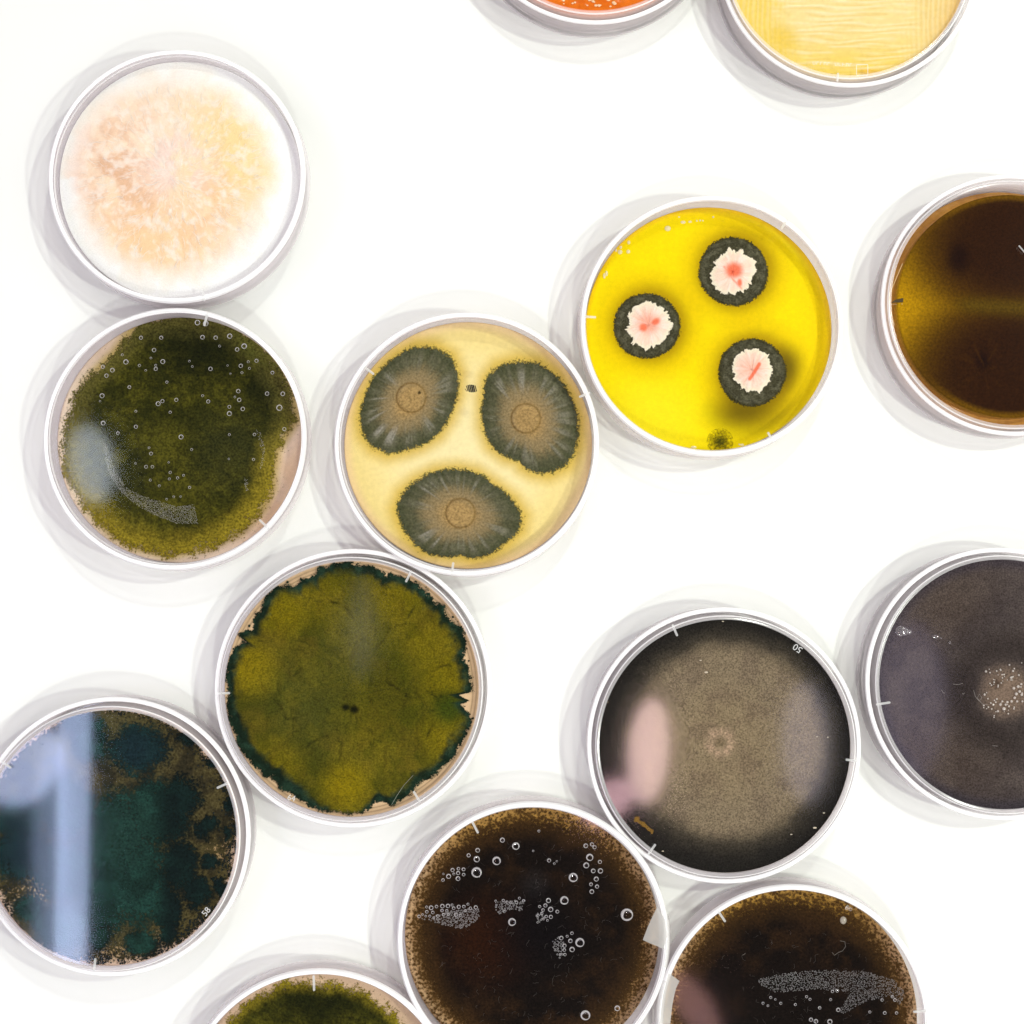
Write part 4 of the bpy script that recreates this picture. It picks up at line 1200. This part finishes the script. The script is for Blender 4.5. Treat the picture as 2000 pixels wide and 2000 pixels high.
def dish_pepper():
    d = Dish('petri dish of brown edged black mould under many large round ring droplets', top=(1041, 1834), r=45.6, agar=(1036, 1831))
    ag = pepper(d, 1035, 1830, C(178, 136, 62), 211)
    d.drops(zoomed(BUB, 740, 1530, 3.22))
    K = (740, 1530, 3.22)
    d.mist(zoomed([(265,850),(320,845),(450,805),(560,790),(630,790),(632,835),(590,885),(510,912),(420,893)], *K), 190, .9, 1.9, seed=31, gap=2.0)
    d.mist(zoomed([(730,745),(920,735),(900,800),(830,792),(760,822),(735,800)], *K), 75, .9, 2.0, seed=32, gap=2.0)
    d.mist(zoomed([(1093,985),(1135,965),(1165,1010),(1160,1075),(1130,1095),(1095,1040)], *K), 40, 1.0, 2.2, seed=33, gap=2.0)
    d.mist(zoomed([(985,830),(1020,800),(1050,830),(1010,885)], *K), 16, 1.0, 2.0, seed=34, gap=2.0)
    tape(d, zoomed([(1752,775),(1722,835),(1690,905),(1660,985),(1700,1004),(1740,1020),(1790,1042),(1812,960),(1800,860)], *K), (-12, 8))
    d.ribs([(928, 1616)], 3.8)
dish_pepper()

def dish_gold():
    d = Dish('petri dish of gold edged black mould crossed by a band of fine droplets', top=(1550, 1998), r=45.6, agar=(1552, 1993))
    ag = pepper(d, 1550, 1990, C(178, 136, 50), 231, red=False)
    K = (1240, 1690, 3.116)
    d.drops(zoomed(BUB2, *K))
    pm = plastic('fine_droplets', (.8, .8, .8), .5, (1, .98, 1), f0=.12, f1=.8, rough=.1)
    d.mist(zoomed([(750,695),(900,655),(1150,638),(1400,645),(1580,700),(1650,780),(1610,850),(1560,790),(1400,830),(1270,905),(1240,885),(1320,770),(1100,755),(860,775),(760,725)], *K),
           1100, .7, 1.35, seed=41, gap=2.2, mat=pm)
    tape(d, zoomed([(205,655),(272,705),(252,745),(240,790),(228,850),(215,966),(150,966),(172,790)], *K), (162, 196))
    me = BEAD.copy(); me.materials.clear(); me.materials.append(plastic('big_drop', (.95, .9, .8), .55, (.9, .85, .72), f0=.15, f1=.8))
    x, y, _ = d.local(1268/3.116+1240, 335/3.116+1690, 14)
    share('large_drop', me, d.lid, (x/d.k, y/d.k, 14*MM), (1.1*MM, 1.3*MM, .8*MM))
    for a, b in ((1295, 255), (1312, 268), (1290, 262)):
        x, y, _ = d.local(a/3.116+1240, b/3.116+1690, 13.95)
        share('droplet', DROP_THIN, d.lid, (x/d.k, y/d.k, 13.95*MM), (.55*MM,)*3)
    th = simple('grey_fibre', (.22, .2, .18), .6)
    tube('fibre', [d.local(x/3.116+1240, y/3.116+1690, 9) for x, y in ((1200, 530), (1215, 547), (1240, 530), (1265, 520), (1282, 495), (1278, 465), (1250, 460))], .06*MM, th, ag)
    tube('fibre', [d.local(x/3.116+1240, y/3.116+1690, 9) for x, y in ((655, 548), (668, 540), (672, 535))], .06*MM, th, ag)
    d.ribs([(1409, 1789), (1797, 1975)], 4.0)
dish_gold()

# ---- 14 second green culture at the bottom edge -----------------------------
def dish_moss():
    d = Dish('petri dish of dark moss green mould on tan agar, cut by the bottom edge', top=(622, 2168), r=46.2, agar=(622, 2160))
    ag = d.disc('agar', lambda X, Y, r: lerp(C(226, 196, 160), C(214, 184, 156), ss(.88, .99, r)), M_AGAR, d.root, nr=24, na=180)
    cx, cy = 615, 2150
    rg = np.random.default_rng(4)
    P = [(cx+(228+6*math.sin(3*t)+rg.uniform(-5, 5))*math.cos(t), cy+(233+5*math.sin(2*t)+rg.uniform(-5, 5))*math.sin(t)) for t in np.arange(60)*2*math.pi/60]
    base = moss_colours(300)
    def col(X, Y, r):
        c = base(X, Y, r); n = fbm(X/14, Y/14, 3, 341)
        c = lerp(c, C(22, 26, 8), blob(X, Y, 625, 1962, 34, .8, 3.0)*.8)
        return lerp(c, C(152, 136, 36), ss(.88, 1.02, r+.06*(n-.5))*.85)
    def hgt(X, Y, r): return 1.3*(1-ss(.85, 1.05, r))*(0.6+.8*fbm(X/26, Y/26, 4, 5))+.35*fbm(X/7, Y/7, 2, 9)*(1-ss(.9, 1.05, r))
    def cov(X, Y, r): return 1.25-ss(.90, 1.08, r+.14*(fbm(X/14, Y/14, 3, 6)-.5))*1.5
    d.patch('mould', P, col, M_FUZZ, ag, .1, 1.10, 80, 360, hgt, cov, centre=(cx, cy))
    d.ribs([(613, 1920)], 4.4)
dish_moss()
